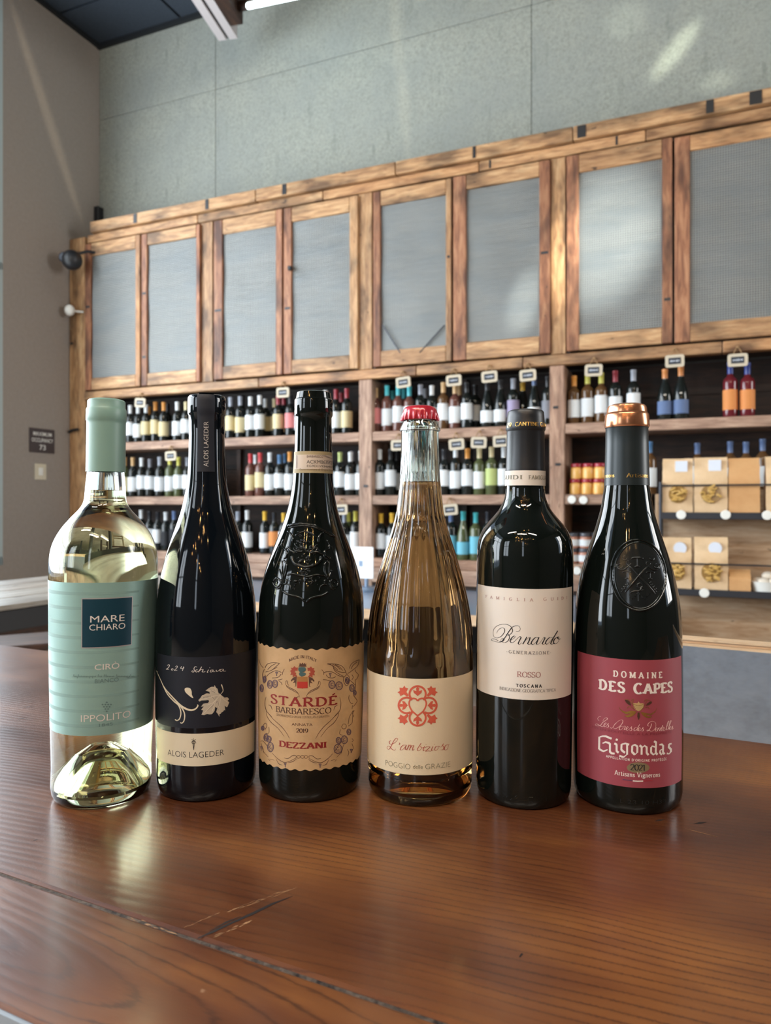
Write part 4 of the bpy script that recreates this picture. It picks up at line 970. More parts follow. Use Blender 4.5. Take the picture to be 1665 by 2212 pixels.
# ---- a small roman pen alphabet: strokes on a grid with cap height 1
def ell(cx, cy_, rx, ry, a0=0, a1=360, n=20): return [(cx + rx * math.cos(rad(a0 + (a1 - a0) * i / n)), cy_ + ry * math.sin(rad(a0 + (a1 - a0) * i / n))) for i in range(n + 1)]
_S = [(.52, .80), (.44, .95), (.27, 1.0), (.10, .92), (.06, .76), (.14, .62), (.30, .53), (.46, .42), (.54, .26), (.47, .07), (.28, 0), (.10, .05), (.04, .22)]
GLY = {
 'A': (.80, [[(.06, 0), (.40, 1)], [(.40, 1), (.74, 0)], [(.17, .34), (.63, .34)]], [(.06, 0), (.74, 0)]),
 'B': (.66, [[(.13, 0), (.13, 1)], [(.13, .98), (.36, .98), (.53, .88), (.54, .66), (.38, .54), (.13, .53)], [(.13, .53), (.42, .52), (.60, .38), (.59, .14), (.42, .02), (.13, .02)]], [(.10, 0), (.10, 1)]),
 'C': (.74, [ell(.42, .5, .35, .5, 48, 312)], []), 'D': (.78, [[(.13, 0), (.13, 1)], [(.13, .98), (.40, .97), (.62, .80), (.70, .5), (.62, .2), (.40, .03), (.13, .02)]], [(.10, 0), (.10, 1)]),
 'E': (.64, [[(.13, 0), (.13, 1)], [(.13, .97), (.54, .97)], [(.13, .52), (.45, .52)], [(.13, .03), (.57, .03)], [(.54, 1), (.54, .84)], [(.57, 0), (.57, .18)]], [(.10, 0), (.10, 1)]),
 'F': (.60, [[(.13, 0), (.13, 1)], [(.13, .97), (.54, .97)], [(.13, .50), (.45, .50)], [(.54, 1), (.54, .84)]], [(.13, 0), (.10, 1)]),
 'G': (.80, [ell(.42, .5, .35, .5, 48, 325), [(.70, .42), (.70, .06)]], [(.66, .42)]), 'I': (.34, [[(.17, 0), (.17, 1)]], [(.17, 0), (.17, 1)]),
 'L': (.60, [[(.13, 0), (.13, 1)], [(.13, .03), (.54, .03)], [(.54, 0), (.54, .2)]], [(.10, 0), (.13, 1)]),
 'M': (.98, [[(.12, 0), (.14, 1)], [(.14, 1), (.49, .08)], [(.49, .08), (.84, 1)], [(.84, 1), (.86, 0)]], [(.12, 0), (.86, 0), (.10, 1), (.88, 1)]),
 'N': (.82, [[(.13, 0), (.13, 1)], [(.13, 1), (.69, 0)], [(.69, 0), (.69, 1)]], [(.13, 0), (.69, 1), (.09, 1)]),
 'O': (.84, [ell(.42, .5, .36, .5)], []), 'P': (.64, [[(.13, 0), (.13, 1)], [(.13, .98), (.38, .98), (.56, .86), (.56, .60), (.38, .46), (.13, .46)]], [(.13, 0), (.10, 1)]),
 'R': (.74, [[(.13, 0), (.13, 1)], [(.13, .98), (.38, .98), (.55, .87), (.55, .62), (.38, .50), (.13, .50)], [(.34, .50), (.68, 0)]], [(.13, 0), (.10, 1), (.68, 0)]),
 'S': (.60, [_S], []), 'T': (.72, [[(.36, 0), (.36, 1)], [(.05, .97), (.67, .97)], [(.05, 1), (.05, .82)], [(.67, 1), (.67, .82)]], [(.36, 0)]),
 'U': (.78, [[(.13, 1), (.13, .3), (.22, .06), (.40, 0), (.58, .06), (.66, .3), (.66, 1)]], [(.13, 1), (.66, 1)]),
 'V': (.76, [[(.05, 1), (.38, 0)], [(.38, 0), (.71, 1)]], [(.05, 1), (.71, 1)]), 'Y': (.72, [[(.05, 1), (.36, .48)], [(.36, .48), (.67, 1)], [(.36, .5), (.36, 0)]], [(.05, 1), (.67, 1), (.36, 0)]),
 'Z': (.68, [[(.08, .97), (.58, .97)], [(.58, 1), (.08, 0)], [(.08, .03), (.62, .03)], [(.08, 1), (.08, .82)], [(.62, 0), (.62, .18)]], []),
 '0': (.60, [ell(.30, .5, .25, .5)], []), '1': (.40, [[(.20, 0), (.20, 1)], [(.20, 1), (.06, .82)]], [(.20, 0)]), '2': (.58, [[(.06, .76), (.12, .94), (.28, 1), (.46, .92), (.50, .74), (.40, .5), (.06, .03)], [(.06, .03), (.52, .03)]], []),
 '9': (.60, [ell(.30, .68, .23, .32), [(.53, .70), (.50, .35), (.36, .08), (.14, 0)]], []), '-': (.34, [[(.04, .4), (.28, .4)]], []), "'": (.2, [[(.1, 1), (.08, .78)]], []), ' ': (.36, [], []), '.': (.2, [[(.08, .04), (.14, .04)]], []),
 'a': (.50, [[(.08, .50), (.16, .60), (.30, .60), (.37, .48), (.37, .08), (.46, .02)], [(.37, .36), (.16, .30), (.07, .16), (.14, .02), (.28, .03), (.37, .14)]], []),
 'e': (.52, [[(.08, .34), (.45, .36), (.42, .54), (.27, .62), (.12, .52), (.07, .30), (.14, .08), (.28, 0), (.45, .10)]], []),
 'g': (.54, [ell(.25, .42, .16, .19), [(.38, .56), (.52, .62)], [(.14, .25), (.10, .10), (.36, .06), (.50, -.06), (.40, -.24), (.20, -.27), (.06, -.18), (.12, .02)]], []),
 'i': (.28, [[(.14, 0), (.14, .60)], [(.14, .82), (.14, .90)]], [(.14, 0)]), 'n': (.60, [[(.13, 0), (.13, .60)], [(.13, .44), (.25, .58), (.38, .60), (.46, .48), (.46, 0)]], [(.13, 0), (.46, 0), (.08, .60)]),
 'o': (.54, [ell(.27, .30, .21, .31)], []), 'r': (.42, [[(.13, 0), (.13, .60)], [(.13, .40), (.24, .58), (.38, .58)]], [(.13, 0), (.08, .60)]),
 's': (.42, [[(x * .66 + .02, y * .60) for x, y in _S]], []), 't': (.36, [[(.15, .82), (.15, .12), (.22, .01), (.34, .06)], [(.02, .58), (.32, .58)]], []), 'd': (.56, [[(.43, 1), (.43, 0)], ell(.26, .30, .19, .30, 40, 320)], [])}
GLY['É'] = (GLY['E'][0], GLY['E'][1] + [[(.26, 1.12), (.46, 1.30)]], GLY['E'][2])
def pen(body, thick=.15, thin=.05, ang=12, serif=.30, wide=1.0, track=.0):
    x = 0; vs, fs = [], []; pn = nib(thick, thin, -ang)
    for ch in body:
        ad, st_, sf = GLY[ch]
        for s_ in st_:
            pts = s_ if len(s_) < 3 else spline(s_, 4)
            pts = [(x + p[0] * wide, p[1]) for p in pts]; ribbon(pts, pn, vs, fs)
        if serif:
            for (a_, c_) in sf:
                yy = c_ + (thin * .6 if c_ < .5 else -thin * .6) if c_ in (0, 1) else c_
                ribbon([(x + a_ * wide - serif / 2, yy), (x + a_ * wide + serif / 2, yy)], max(thin * 1.1, .05), vs, fs)
        x += ad * wide + track
    x0 = min(v[0] for v in vs); x1 = max(v[0] for v in vs)
    return [((a_ - x0) / (x1 - x0), c_) for a_, c_ in vs], fs
def mirror(lst, ax): return [([(2 * ax - p[0], p[1]) for p in pts], w_) for pts, w_ in lst]
def shell(b, zcap, inner_t=.0028, punt=.030, pr=.74, cut=None, mod=None, seg=96, neck=.0095):
    """glass body with its inside, and the profile of the inside"""
    f = [p for p in b.full]
    if cut: f = [(r_ - (.0007 if z > zcap else 0), z) for r_, z in f if z < cut]
    pu = [(0, punt), (b.rb * .20, punt * .975), (b.rb * .42, punt * .84), (b.rb * .62, punt * .56), (b.rb * .78, punt * .27), (b.rb * .91, punt * .06)]
    inn = []
    for r_, z in f:
        if z < .011: continue
        ri = max(min(r_ - inner_t, 1), 0); ri = min(ri, r_ - inner_t)
        if r_ < .020: ri = max(.0088, r_ - .0045)
        inn.append((ri, z))
    pi_ = [(0, punt + .006), (b.rb * .20, punt + .0055), (b.rb * .44, punt * .85 + .0045), (b.rb * .65, punt * .57 + .0045), (b.rb * .82, punt * .28 + .0045), (b.rb * .95, .0068), (b.r - inner_t - .0012, .0095)]
    inner = pi_ + inn
    outer = pu + f
    return outer, inner
def solid(name, prof, m, b, seg=96, mod=None):
    me = lathe_me(name, prof, m, seg, True, 35, mod)
    bb = bmesh.new(); bb.from_mesh(me); bmesh.ops.remove_doubles(bb, verts=bb.verts, dist=1e-7); bmesh.ops.recalc_face_normals(bb, faces=bb.faces); bb.to_mesh(me); bb.free()
    return obj(name, me, b.th, b.M)
def fill(b, inner, ztop):
    pr = [(r_ + .00006 if r_ > 0 else 0, z - (.00006 if i < 5 else 0)) for i, (r_, z) in enumerate(inner) if z < ztop]
    rr = pr[-1][0]; return pr + [(rr, ztop), (rr - .0008, ztop - .0004), (0, ztop - .0005)]
def flush(b, outer_pts, m, name='capsule', e=.0, seg=64): return obj(name, lathe_me(name, outer_pts, m, seg, True, 32), b.th, b.M)
INK = P('black_ink', (26, 24, 26), .6); INKB = P('brown_ink', (84, 56, 44), .6); GOLD = P('gold_foil', (214, 170, 92), .28, .85)

# ------------------------------------------------------------------ 1 pale green bottle
b1 = Bot('clear bottle of straw-coloured wine with a pale green capsule and label, leftmost of six', [
 (860.5, 192, 268), (863, 189.6, 270.7), (877, 189.2, 271), (879, 188.2, 272.4), (882, 187, 274), (905, 187, 274.3), (907.5, 188.5, 273), (914, 188.3, 272.3), (960, 187.6, 272), (1016, 186.6, 271.6), (1019, 186.6, 271.6),
 (1050, 184.8, 272), (1075, 182, 273), (1088, 178, 275.5), (1100, 170, 283), (1120, 150.6, 301.5), (1140, 131, 316), (1160, 118, 328), (1180, 109, 335.5), (1200, 105, 339.3), (1225, 103.6, 341.4), (1250, 103.6, 342), (1300, 105.5, 341),
 (1400, 107, 339), (1500, 108.5, 335), (1580, 109.5, 331.5), (1650, 110.5, 328), (1690, 111.2, 326)], 1747, .87).finish()
zc1 = b1.zc(1018, 229)
o1, i1 = shell(b1, zc1, punt=.036, cut=b1.ztop - .004)
solid('glass', o1 + [(.0105, o1[-1][1])] + [p for p in reversed(i1)], M['glass'], b1)
solid('wine', fill(b1, i1, b1.zc(1058, 229)), M['wine_white'], b1)
M['mint'] = P('pale_green_capsule', (128, 160, 148), .42)
cp = [p for p in b1.full if p[1] > zc1]
flush(b1, [(b1.R(zc1) - .0002, zc1 + .0001), (b1.R(zc1) + .00025, zc1)] + [(r_ + .00025, z) for r_, z in cp] + [(cp[-1][0] - .0015, cp[-1][1] + .0006), (0, cp[-1][1] + .0008)], M['mint'])
M['mintp'] = P('pale_green_pearl_paper', (148, 184, 176), .34, .25, Coat_Weight=.3, Coat_Roughness=.3)
_m = M['mintp']; _n = noise(_m, coords(_m, (1, 1, 1), False), 900, 2); bump(_m, _n, .25, .0002)
L1 = b1.pxstrip('front_label', 1259, 1588, 104.5, 341, M['mintp'])
def edge_a(b, x, y): return b.px(x, y)[0]
M['band'] = P('matt_green_label_band', (132, 164, 157), .5)
for i in range(10):
    y = 1278 + i * 31.6
    zz = b1.zc(y + 0.0); zz2 = b1.zc(y + 8.5); n = 40; vs, fs = [], []
    a0 = b1.px(105, y)[0]; a1 = b1.px(300, y)[0]
    for j in range(n + 1):
        a = a0 + (a1 - a0) * j / n; t = j / n; k = 1 - .5 * t; mid = (zz + zz2) / 2; hh = (zz - zz2) / 2 * k
        vs += [(a, mid - hh), (a, mid + hh)]
        if j: q = len(vs) - 4; fs.append((q, q + 2, q + 3, q + 1))
    b1.flat('band', vs, fs, M['band'], L1, .00016)
M['petrol'] = P('petrol_blue_print', (24, 64, 80), .3, .2); M['silver'] = P('silver_print', (188, 180, 178), .35, .4); M['warmw'] = P('warm_white_print', (222, 214, 206), .5)
def pxbox(b, name, x0, x1, y0, y1, m, parent, e, ym=None):
    yy = (y0 + y1) / 2; xm = (x0 + x1) / 2
    return b.strip(name, b.px(xm, y1)[1], b.px(xm, y0)[1], b.px(x0, yy)[0], b.px(x1, yy)[0], m, e=e, parent=parent, n=16, nz=1)
pxbox(b1, 'emblem_border', 176, 285, 1291.5, 1399, M['silver'], L1, .00022); pxbox(b1, 'emblem', 178, 283.4, 1293.5, 1397, M['petrol'], L1, .00028)
b1.text('MARE', 195, 268.5, 1343.5, 14, M['warmw'], L1, 0, e=.00036); b1.text('CHIARO', 193, 270, 1360.5, 12.5, M['warmw'], L1, .002, e=.00036)
b1.text('CIRÒ', 204.5, 257.5, 1446, 12, M['warmw'], L1, .004, e=.00026); 
M['dkgreen'] = P('grey_green_print', (98, 124, 122), .5)
b1.text('BIANCO', 205, 256, 1474, 8.2, M['dkgreen'], L1, e=.00028)
b1.text('IPPOLITO', 175, 281, 1557, 14.5, M['warmw'], L1, -.004, e=.00026); b1.text('1845', 214, 243, 1568.5, 6.5, M['dkgreen'], L1, e=.00026)
# script line under the name, small flowing strokes
scr = []; x = 158
rr = random.Random(3)
for wlen in (15, 3, 7, 12):
    pts = [(x, 1459)]
    for k in range(wlen): pts += [(x + 1.8, 1455.5 - (3.5 if rr.random() < .18 or k == 0 else 0)), (x + 2.8, 1459 + (2.5 if rr.random() < .08 else 0))]; x += 3.3
    scr.append((spline(pts, 3), press(.9, .45))); x += 3.2
b1.strokes('script_line', scr, M['dkgreen'], L1, (0, 4), 1)
gr = []
for r_, n_ in enumerate((1, 4, 3, 2, 1)):
    y = 1517 + r_ * 4.8
    for k in range(n_):
        x = 230.5 + (k - (n_ - 1) / 2) * 6; gr.append([(x, y - 2), (x + 2.6, y), (x, y + 2), (x - 2.6, y)])
b1.polys('grape_emblem', gr, M['dkgreen'], L1, (0, 0), 1)
b1.relief('base_marks', [(spline([(270, 1688 + 0), (266, 1692), (270, 1696)], 3), .6)] if False else [([(152 + k * 9 - 0, 1722 + k * .8), (156 + k * 9, 1722 + k * .8)], .7) for k in range(4)] + [([(152 + k * 9, 1722 + k * .8), (152 + k * 9, 1716 + k * .8)], .6) for k in range(5)], M['glass'], sink=-.2)

# ------------------------------------------------------------------ 2 dark bottle, navy label
b2 = Bot('dark bottle with navy vine-leaf label and a paper strip over its neck', [
 (851.5, 416, 485), (852.5, 412, 489), (856, 409.5, 491.6), (862, 409, 492), (890, 409, 492), (893, 410, 491), (896, 412, 490), (940, 412, 489), (1000, 410.6, 491), (1040, 409, 494.5), (1060, 406, 498), (1080, 401.5, 501.5), (1100, 396.5, 506),
 (1130, 386, 515), (1160, 375, 525.5), (1190, 365.5, 535.5), (1220, 357, 543.5), (1250, 350.5, 549.5), (1275, 346, 552.5), (1300, 342, 554.8), (1350, 339, 557), (1450, 337.3, 557), (1550, 337, 556.5), (1650, 338, 555), (1690, 340, 553.5)], 1729, .84).finish()
def opaque(b, m, top=None):
    f = b.full; pr = [(0, .004), (b.rb * .8, .003), (b.rb, 0)] + f[1:] + [(f[-1][0] - .002, f[-1][1] + .0004), (.0098, f[-1][1] + .0002), (.0095, f[-1][1] - .003), (0, f[-1][1] - .003)]
    return obj('glass', lathe_me('glass', pr, m, 96, True, 35), b.th, b.M)
opaque(b2, M['darkglass2'])
M['navy'] = P('navy_label_paper', (20, 24, 36), .55); M['cream_p'] = P('cream_label_paper', (226, 214, 188), .6)
L2 = b2.pxstrip('front_label', 1419, 1572.5, 340, 550, M['navy']); L2b = b2.pxstrip('lower_label', 1584, 1654, 339.5, 549, M['cream_p'])
z0, z1 = b2.zc(1019, 447), b2.zc(851.5, 447); al, ar = b2.px(427, 930)[0], b2.px(462.5, 930)[0]
L2c = b2.strip('neck_strip', z0, z1, al, ar, M['navy'], e=.0004, n=10, nz=24)
rt = b2.full[-1][0]; zt2 = b2.ztop
Vt = []; Ft = []
for j, k in enumerate((1.0, .5, 0, -.5, -1)):
    for a in (al, ar): Vt.append((math.sin(a) * rt if k == 1 else math.sin((al + ar) / 2) * 0 + (-.006 if a == al else .006) + .0 * k, -(rt) * k * math.cos((al + ar) / 2), zt2 + .0009))
    if j: q = 2 * j - 2; Ft.append((q, q + 1, q + 3, q + 2))
obj('strip_top', mesh('strip_top', Vt, Ft, M['navy']), L2c, b2.M)
# vertical lettering on the strip
vs, fs = sans('ALOIS LAGEDER', -.012)
am = b2.px(445, 960)[0]; zA = b2.px(445, 1008)[1]; zB = b2.px(445, 911)[1]; hh = b2.px(450, 960)[0] - b2.px(440.3, 960)[0]
b2.flat('lettering', [(am + hh / 2 - hh * y, zA + (zB - zA) * x) for x, y in vs], fs, M['warmw'], L2c, .0006)
b2.text('ALOIS LAGEDER', 363, 483.5, 1636.5, 12.5, INK, L2b, -.014)
b2.strokes('emblem', [([(x0, y0), (x1, y1)], .8) for x0, y0, x1, y1 in ((418, 1594, 418, 1602), (414, 1597, 423, 1602), (423, 1597, 414, 1602), (418, 1600, 413, 1605), (418, 1600, 424, 1605), (418, 1600, 418.5, 1620), (416, 1603, 418.5, 1620), (420.5, 1603, 418.5, 1620), (415, 1606, 422, 1606))], INK, L2b, (0, 0), 1)
o7 = (330, 1390); s7 = 7.24; pw = press(1.55, .95)
hand = [[(230, 345), (250, 330), (265, 345), (240, 385), (215, 402), (255, 405)], [(312, 390), (297, 398), (298, 415), (314, 415), (324, 400), (310, 389)], [(355, 367), (375, 350), (388, 366), (360, 400), (340, 420), (385, 418)], [(452, 358), (440, 390), (495, 380)], [(487, 360), (475, 395), (465, 425)],
 [(690, 367), (662, 362), (645, 390), (650, 425), (635, 447), (610, 437), (625, 420)], [(702, 410), (680, 412), (668, 432), (685, 446), (718, 428)], [(765, 362), (740, 405), (715, 448)], [(722, 434), (755, 408), (788, 408), (770, 440), (800, 445), (822, 434)], [(872, 410), (856, 435), (852, 450), (866, 448)], [(888, 376), (892, 381)],
 [(942, 412), (905, 418), (896, 438), (915, 446), (946, 418)], [(946, 412), (938, 438), (975, 440)], [(988, 414), (1000, 437), (1028, 424), (1048, 402)], [(1102, 400), (1060, 405), (1048, 428), (1072, 436), (1102, 410)], [(1104, 402), (1100, 430), (1142, 430)]]
b2.strokes('handwriting', [(spline(p, 5), pw) for p in hand], M['warmw'], L2, o7, s7)
ten = [([(62, 420), (100, 510), (150, 620), (180, 690), (240, 800), (330, 900), (400, 960), (435, 1040), (440, 1110), (418, 1180), (380, 1203), (350, 1188)], taper(.9, 2.6, 2.2)), ([(165, 655), (230, 750), (310, 840), (400, 940), (470, 1030), (500, 1110), (492, 1200), (460, 1243), (432, 1236)], taper(1.6, 2.6, 1.8)),
 ([(180, 690), (260, 780), (350, 880), (430, 960), (510, 1015), (600, 1042), (670, 1020), (705, 975), (697, 955)], taper(1.6, 4.2, 2.0))]
b2.strokes('tendril', [(spline(p, 6), w_) for p, w_ in ten], M['cream_p'], L2, o7, s7)
b2.polys('petal', [spline([(500, 712), (520, 693), (555, 690), (590, 706), (610, 752), (612, 800), (635, 853), (600, 838), (550, 798), (510, 755)], 3, True)], M['cream_p'], L2, o7, s7)
leaf = [(1055, 792), (1022, 780), (1020, 740), (1010, 708), (988, 690), (965, 648), (957, 678), (925, 675), (900, 682), (862, 708), (825, 736), (850, 742), (885, 757), (892, 785), (862, 778), (835, 780), (800, 800), (770, 810), (745, 850), (712, 885), (730, 908), (762, 890), (820, 888), (870, 882), (880, 905), (862, 930), (820, 935), (788, 942), (772, 965), (752, 985), (800, 985), (775, 1010), (757, 1036), (790, 1045), (775, 1080), (760, 1112), (800, 1120), (850, 1100), (885, 1108), (922, 1104), (950, 1075), (965, 1050), (975, 990), (1008, 1010), (1000, 1040), (990, 1070), (1015, 1100), (1040, 1145), (1040, 1100), (1060, 1096), (1075, 1075), (1100, 1062), (1112, 1040), (1130, 1045), (1125, 1000), (1120, 970), (1150, 995), (1165, 990), (1178, 955), (1192, 920), (1165, 895), (1190, 872), (1175, 850), (1160, 840), (1120, 846), (1100, 830), (1080, 815)]
b2.polys('leaf', [leaf], P('printed_leaf_cream', (198, 186, 166), .6), L2, o7, s7)
b2.strokes('leaf_stem', [(spline([(1058, 795), (1095, 742), (1088, 690), (1070, 640)], 5), taper(1.0, 1.6, 2.6))], M['cream_p'], L2, o7, s7, e=.0003)
vn = [[(1055, 800), (960, 820), (860, 850), (740, 880)], [(1055, 800), (980, 890), (880, 1010), (790, 1095)], [(1055, 800), (1050, 900), (1030, 1000), (1035, 1100)], [(1055, 800), (1100, 870), (1170, 920)], [(1050, 795), (990, 740), (965, 690)], [(1020, 780), (940, 740), (870, 730)], [(980, 890), (930, 930), (850, 960)], [(1000, 860), (960, 960), (930, 1060)]]
b2.strokes('leaf_vein', [(p, .7) for p in vn], P('leaf_vein_pale', (232, 222, 204), .6), L2, o7, s7, e=.0003)
dk = [[(940 + 18 * i, 830 + 14 * (i % 3)), (925 + 18 * i, 850 + 14 * (i % 3))] for i in range(4)] + [[(1000 - 26 * i, 905 + 24 * i), (985 - 26 * i, 935 + 24 * i)] for i in range(6)] + [[(900 + 14 * i, 720 + 8 * i), (915 + 14 * i, 745 + 6 * i)] for i in range(5)] + [[(800 + 20 * i, 830 - 3 * i), (790 + 20 * i, 855 - 3 * i)] for i in range(6)] + [[(1010 + 9 * (i % 3), 900 + 30 * i), (1022 + 9 * (i % 3), 925 + 30 * i)] for i in range(6)]
b2.strokes('leaf_shading', [(p, .75) for p in dk], P('leaf_shade_grey', (112, 104, 100), .6), L2, o7, s7, e=.00028)

# ------------------------------------------------------------------ 3 embossed dark bottle, tan label
b3 = Bot('dark bottle with an embossed crest on its shoulder and a scalloped tan label', [
 (843.5, 645, 711), (845, 641, 714), (858, 639, 716.5), (860, 637, 719.5), (862, 636.6, 720), (893, 636.6, 720), (896, 638, 719), (899, 639.5, 718), (940, 638.6, 718.4), (975, 637.8, 718.8), (1000, 636.5, 719.2), (1020, 634.5, 720), (1040, 633, 721), (1060, 630.5, 723), (1080, 627, 726.6),
 (1100, 622.6, 731), (1130, 613.4, 740.6), (1160, 602, 751), (1190, 589.8, 761.5), (1220, 578, 771), (1250, 568.5, 778.6), (1275, 562.5, 782.8), (1300, 559.5, 785), (1350, 557, 786), (1400, 556.3, 785.5), (1500, 556.8, 784), (1600, 558, 781), (1660, 559.5, 778), (1695, 561, 776)], 1730, .84).finish()
opaque(b3, M['darkglass'])
M['tan'] = P('tan_label_paper', (204, 168, 122), .62); _n = noise(M['tan'], coords(M['tan'], (1, 1, 1), False), 90, 3); base(M['tan'], ramp(M['tan'], _n, [(.3, (196, 160, 116)), (.7, (208, 172, 128))]))
L3 = b3.pxstrip('front_label', 1403, 1664, 557.5, 783.5, M['tan'], n=160, edge=lambda a: (-.0006 * math.cos(a * 34), .0006 * math.cos(a * 34)))
INK3 = P('sepia_ink', (92, 62, 48), .6); PURP = P('plum_grey_ink', (96, 76, 92), .6); REDI = P('brick_red_ink', (146, 44, 42), .55); RED2 = P('dull_red_ink', (168, 74, 54), .6); TEAL = P('teal_ink', (70, 98, 98), .6)
oA = (555, 1380); oB = (555, 1530); s3 = 7.239
b3.text('STARDÉ', 585, 728, 1526, 19, REDI, L3, kind='pen', thick=.27, thin=.09, serif=.42, wide=1.55, track=.22, xc=655)
b3.text('BARBARESCO', 596, 715, 1543, 12.5, INK3, L3, kind='pen', thick=.16, thin=.06, serif=.30, wide=1.15, track=.05)
b3.text('DENOMINAZIONE DI ORIGINE CONTROLLATA E GARANTITA', 598, 711, 1551.5, 5.0, INK3, L3, -.01)
b3.text('ANNATA', 630, 675, 1568, 5.6, INK3, L3); b3.text('2019', 639.5, 665.5, 1582.5, 8.6, INK3, L3, kind='pen', thick=.18, thin=.07, serif=.25)
b3.text('DEZZANI', 602.5, 705, 1617, 12.5, REDI, L3, kind='pen', thick=.30, thin=.10, serif=.44, wide=1.35, track=.06)
b3.text('MADE IN ITALY', 624, 684, 1431.5, 6.5, INK3, L3, kind='pen', thick=.17, thin=.08, serif=.26, track=.08, arch=1.5)
ln = []
def add(lst, w_=.85, k=5): ln.extend((spline(p, k), w_) for p in lst)
half = [[(445, 660), (455, 720), (520, 765), (600, 805), (650, 860), (665, 912)], [(458, 720), (480, 760), (570, 810), (640, 850)], [(450, 665), (470, 655), (480, 700), (505, 735)], [(145, 905), (128, 1000), (150, 1120), (240, 1221)], [(180, 1030), (222, 1052), (240, 1110)], [(590, 905), (610, 915), (640, 905), (650, 890)]]
add(half, taper(.5, 1.3, .5)); ln.extend([(p, w_) for p, w_ in [(spline([(2 * 718 - x, y + 8) for x, y in q], 5), taper(.5, 1.3, .5)) for q in half]])
wing = [[(1095, 390), (1180, 388), (1290, 408), (1350, 450), (1380, 505)], [(1095, 390), (1170, 415), (1230, 490), (1320, 522), (1385, 520)], [(1180, 400), (1250, 430), (1300, 480)], [(1220, 400), (1290, 440), (1335, 495)], [(1140, 395), (1210, 440), (1260, 490)], [(1595, 325), (1520, 355), (1465, 400), (1440, 462)], [(1595, 325), (1568, 420), (1500, 480), (1445, 525)], [(1560, 360), (1500, 410), (1465, 470)], [(1380, 505), (1395, 560), (1355, 600), (1350, 660), (1390, 730), (1435, 690), (1440, 600), (1410, 560), (1440, 520)], [(1395, 630), (1385, 670), (1405, 695), (1415, 650), (1395, 628)],
 [(1010, 480), (1040, 520), (1040, 560)], [(1045, 525), (1100, 512), (1180, 520), (1265, 570), (1350, 600)], [(1080, 560), (1110, 600), (1180, 610), (1230, 590)], [(1190, 450), (1215, 500), (1300, 560), (1350, 585)], [(1030, 635), (1080, 640), (1150, 660)], [(1440, 640), (1500, 690), (1540, 740), (1530, 800)], [(1530, 480), (1545, 520), (1580, 560), (1560, 620), (1530, 650), (1540, 720)], [(1480, 560), (1500, 600), (1480, 640)],
 [(1440, 880), (1430, 930), (1460, 1000), (1500, 1010)], [(1500, 880), (1560, 960), (1540, 1010), (1500, 1060)], [(1490, 1040), (1480, 1100)], [(1520, 1120), (1490, 1160), (1510, 1225)]]
add(wing, 1.0, 4)
ln.extend((spline([(1454 - x if True else x, y) for x, y in q], 4), 1.0) for q in [[(355 + 0 * 0, 380)] and [(1454 - 355, 380), (1454 - 260, 370), (1454 - 165, 392), (1454 - 130, 455)], [(1454 - 355, 380), (1454 - 300, 430), (1454 - 230, 490), (1454 - 140, 515)], [(1454 - 300, 385), (1454 - 230, 420), (1454 - 170, 480)], [(1454 - 35, 320), (1454 - 60, 400), (1454 - 105, 455)], [(1454 - 120, 470), (1454 - 90, 560), (1454 - 110, 690), (1454 - 150, 640), (1454 - 130, 560)], [(1454 - 430, 470), (1454 - 405, 520), (1454 - 400, 560)], [(1454 - 385, 525), (1454 - 300, 495), (1454 - 200, 540), (1454 - 150, 590)], [(1454 - 380, 550), (1454 - 330, 600), (1454 - 240, 610)], [(1454 - 400, 625), (1454 - 330, 645)], [(1454 - 350, 660), (1454 - 385, 690), (1454 - 395, 720)], [(1454 - 250, 480), (1454 - 320, 440)]])
b3.strokes('line_art', ln, INK3, L3, oA, s3)
ln = []
hb = [[(150, 40), (160, 120), (225, 220), (330, 310), (430, 440)], [(165, 60), (260, 170), (380, 280), (460, 380), (508, 468)], [(425, 775), (490, 782), (560, 735), (612, 742), (605, 785)], [(240, 700), (325, 785), (420, 842), (500, 830), (600, 780)], [(300, 790), (345, 868), (400, 885)], [(490, 850), (560, 830), (620, 790)], [(60, 520), (90, 508), (130, 545), (170, 600), (220, 690)], [(65, 540), (85, 600), (110, 680), (180, 760)], [(100, 620), (105, 700)], [(180, 790), (210, 825)], [(200, 790), (270, 810)]]
add(hb, taper(.6, 1.2, .6)); ln.extend((spline([(1424 - x, y + 6) for x, y in q], 5), taper(.6, 1.2, .6)) for q in hb)
for cx_ in (650, 710, 765): ln.append((ell(cx_, 757, 26, 24), .8))
add([[(1500, 30), (1440, 140), (1420, 250)], [(1500, 30), (1490, 150), (1480, 230), (1420, 280)], [(1340, 250), (1320, 290), (1350, 320), (1390, 300), (1385, 250), (1345, 245)], [(1300, 330), (1290, 400), (1340, 420)], [(1480, 550), (1500, 620), (1470, 690)], [(1410, 640), (1430, 690), (1415, 750)], [(1480, 470), (1500, 500), (1480, 525)], [(90, 290), (130, 230), (160, 270), (130, 330)], [(190, 290), (190, 380), (150, 390)]], .9)
b3.strokes('line_art', ln, INK3, L3, oB, s3)
med = [((cx_, cy_), rx, ry, oA) for cx_, cy_, rx, ry in ((205, 710, 40, 66), (285, 700, 44, 62), (1170, 715, 52, 66), (1280, 732, 56, 68), (1480, 768, 40, 58), (1525, 842, 24, 40), (78, 770, 28, 60), (1405, 650, 30, 50), (120, 630, 22, 48))] + [((cx_, cy_), rx, ry, oB) for cx_, cy_, rx, ry in ((145, 455, 36, 60), (190, 480, 40, 50), (215, 605, 50, 76), (1262, 632, 66, 76), (1362, 490, 52, 66), (1432, 368, 34, 48), (1272, 500, 40, 50), (95, 310, 24, 36))]
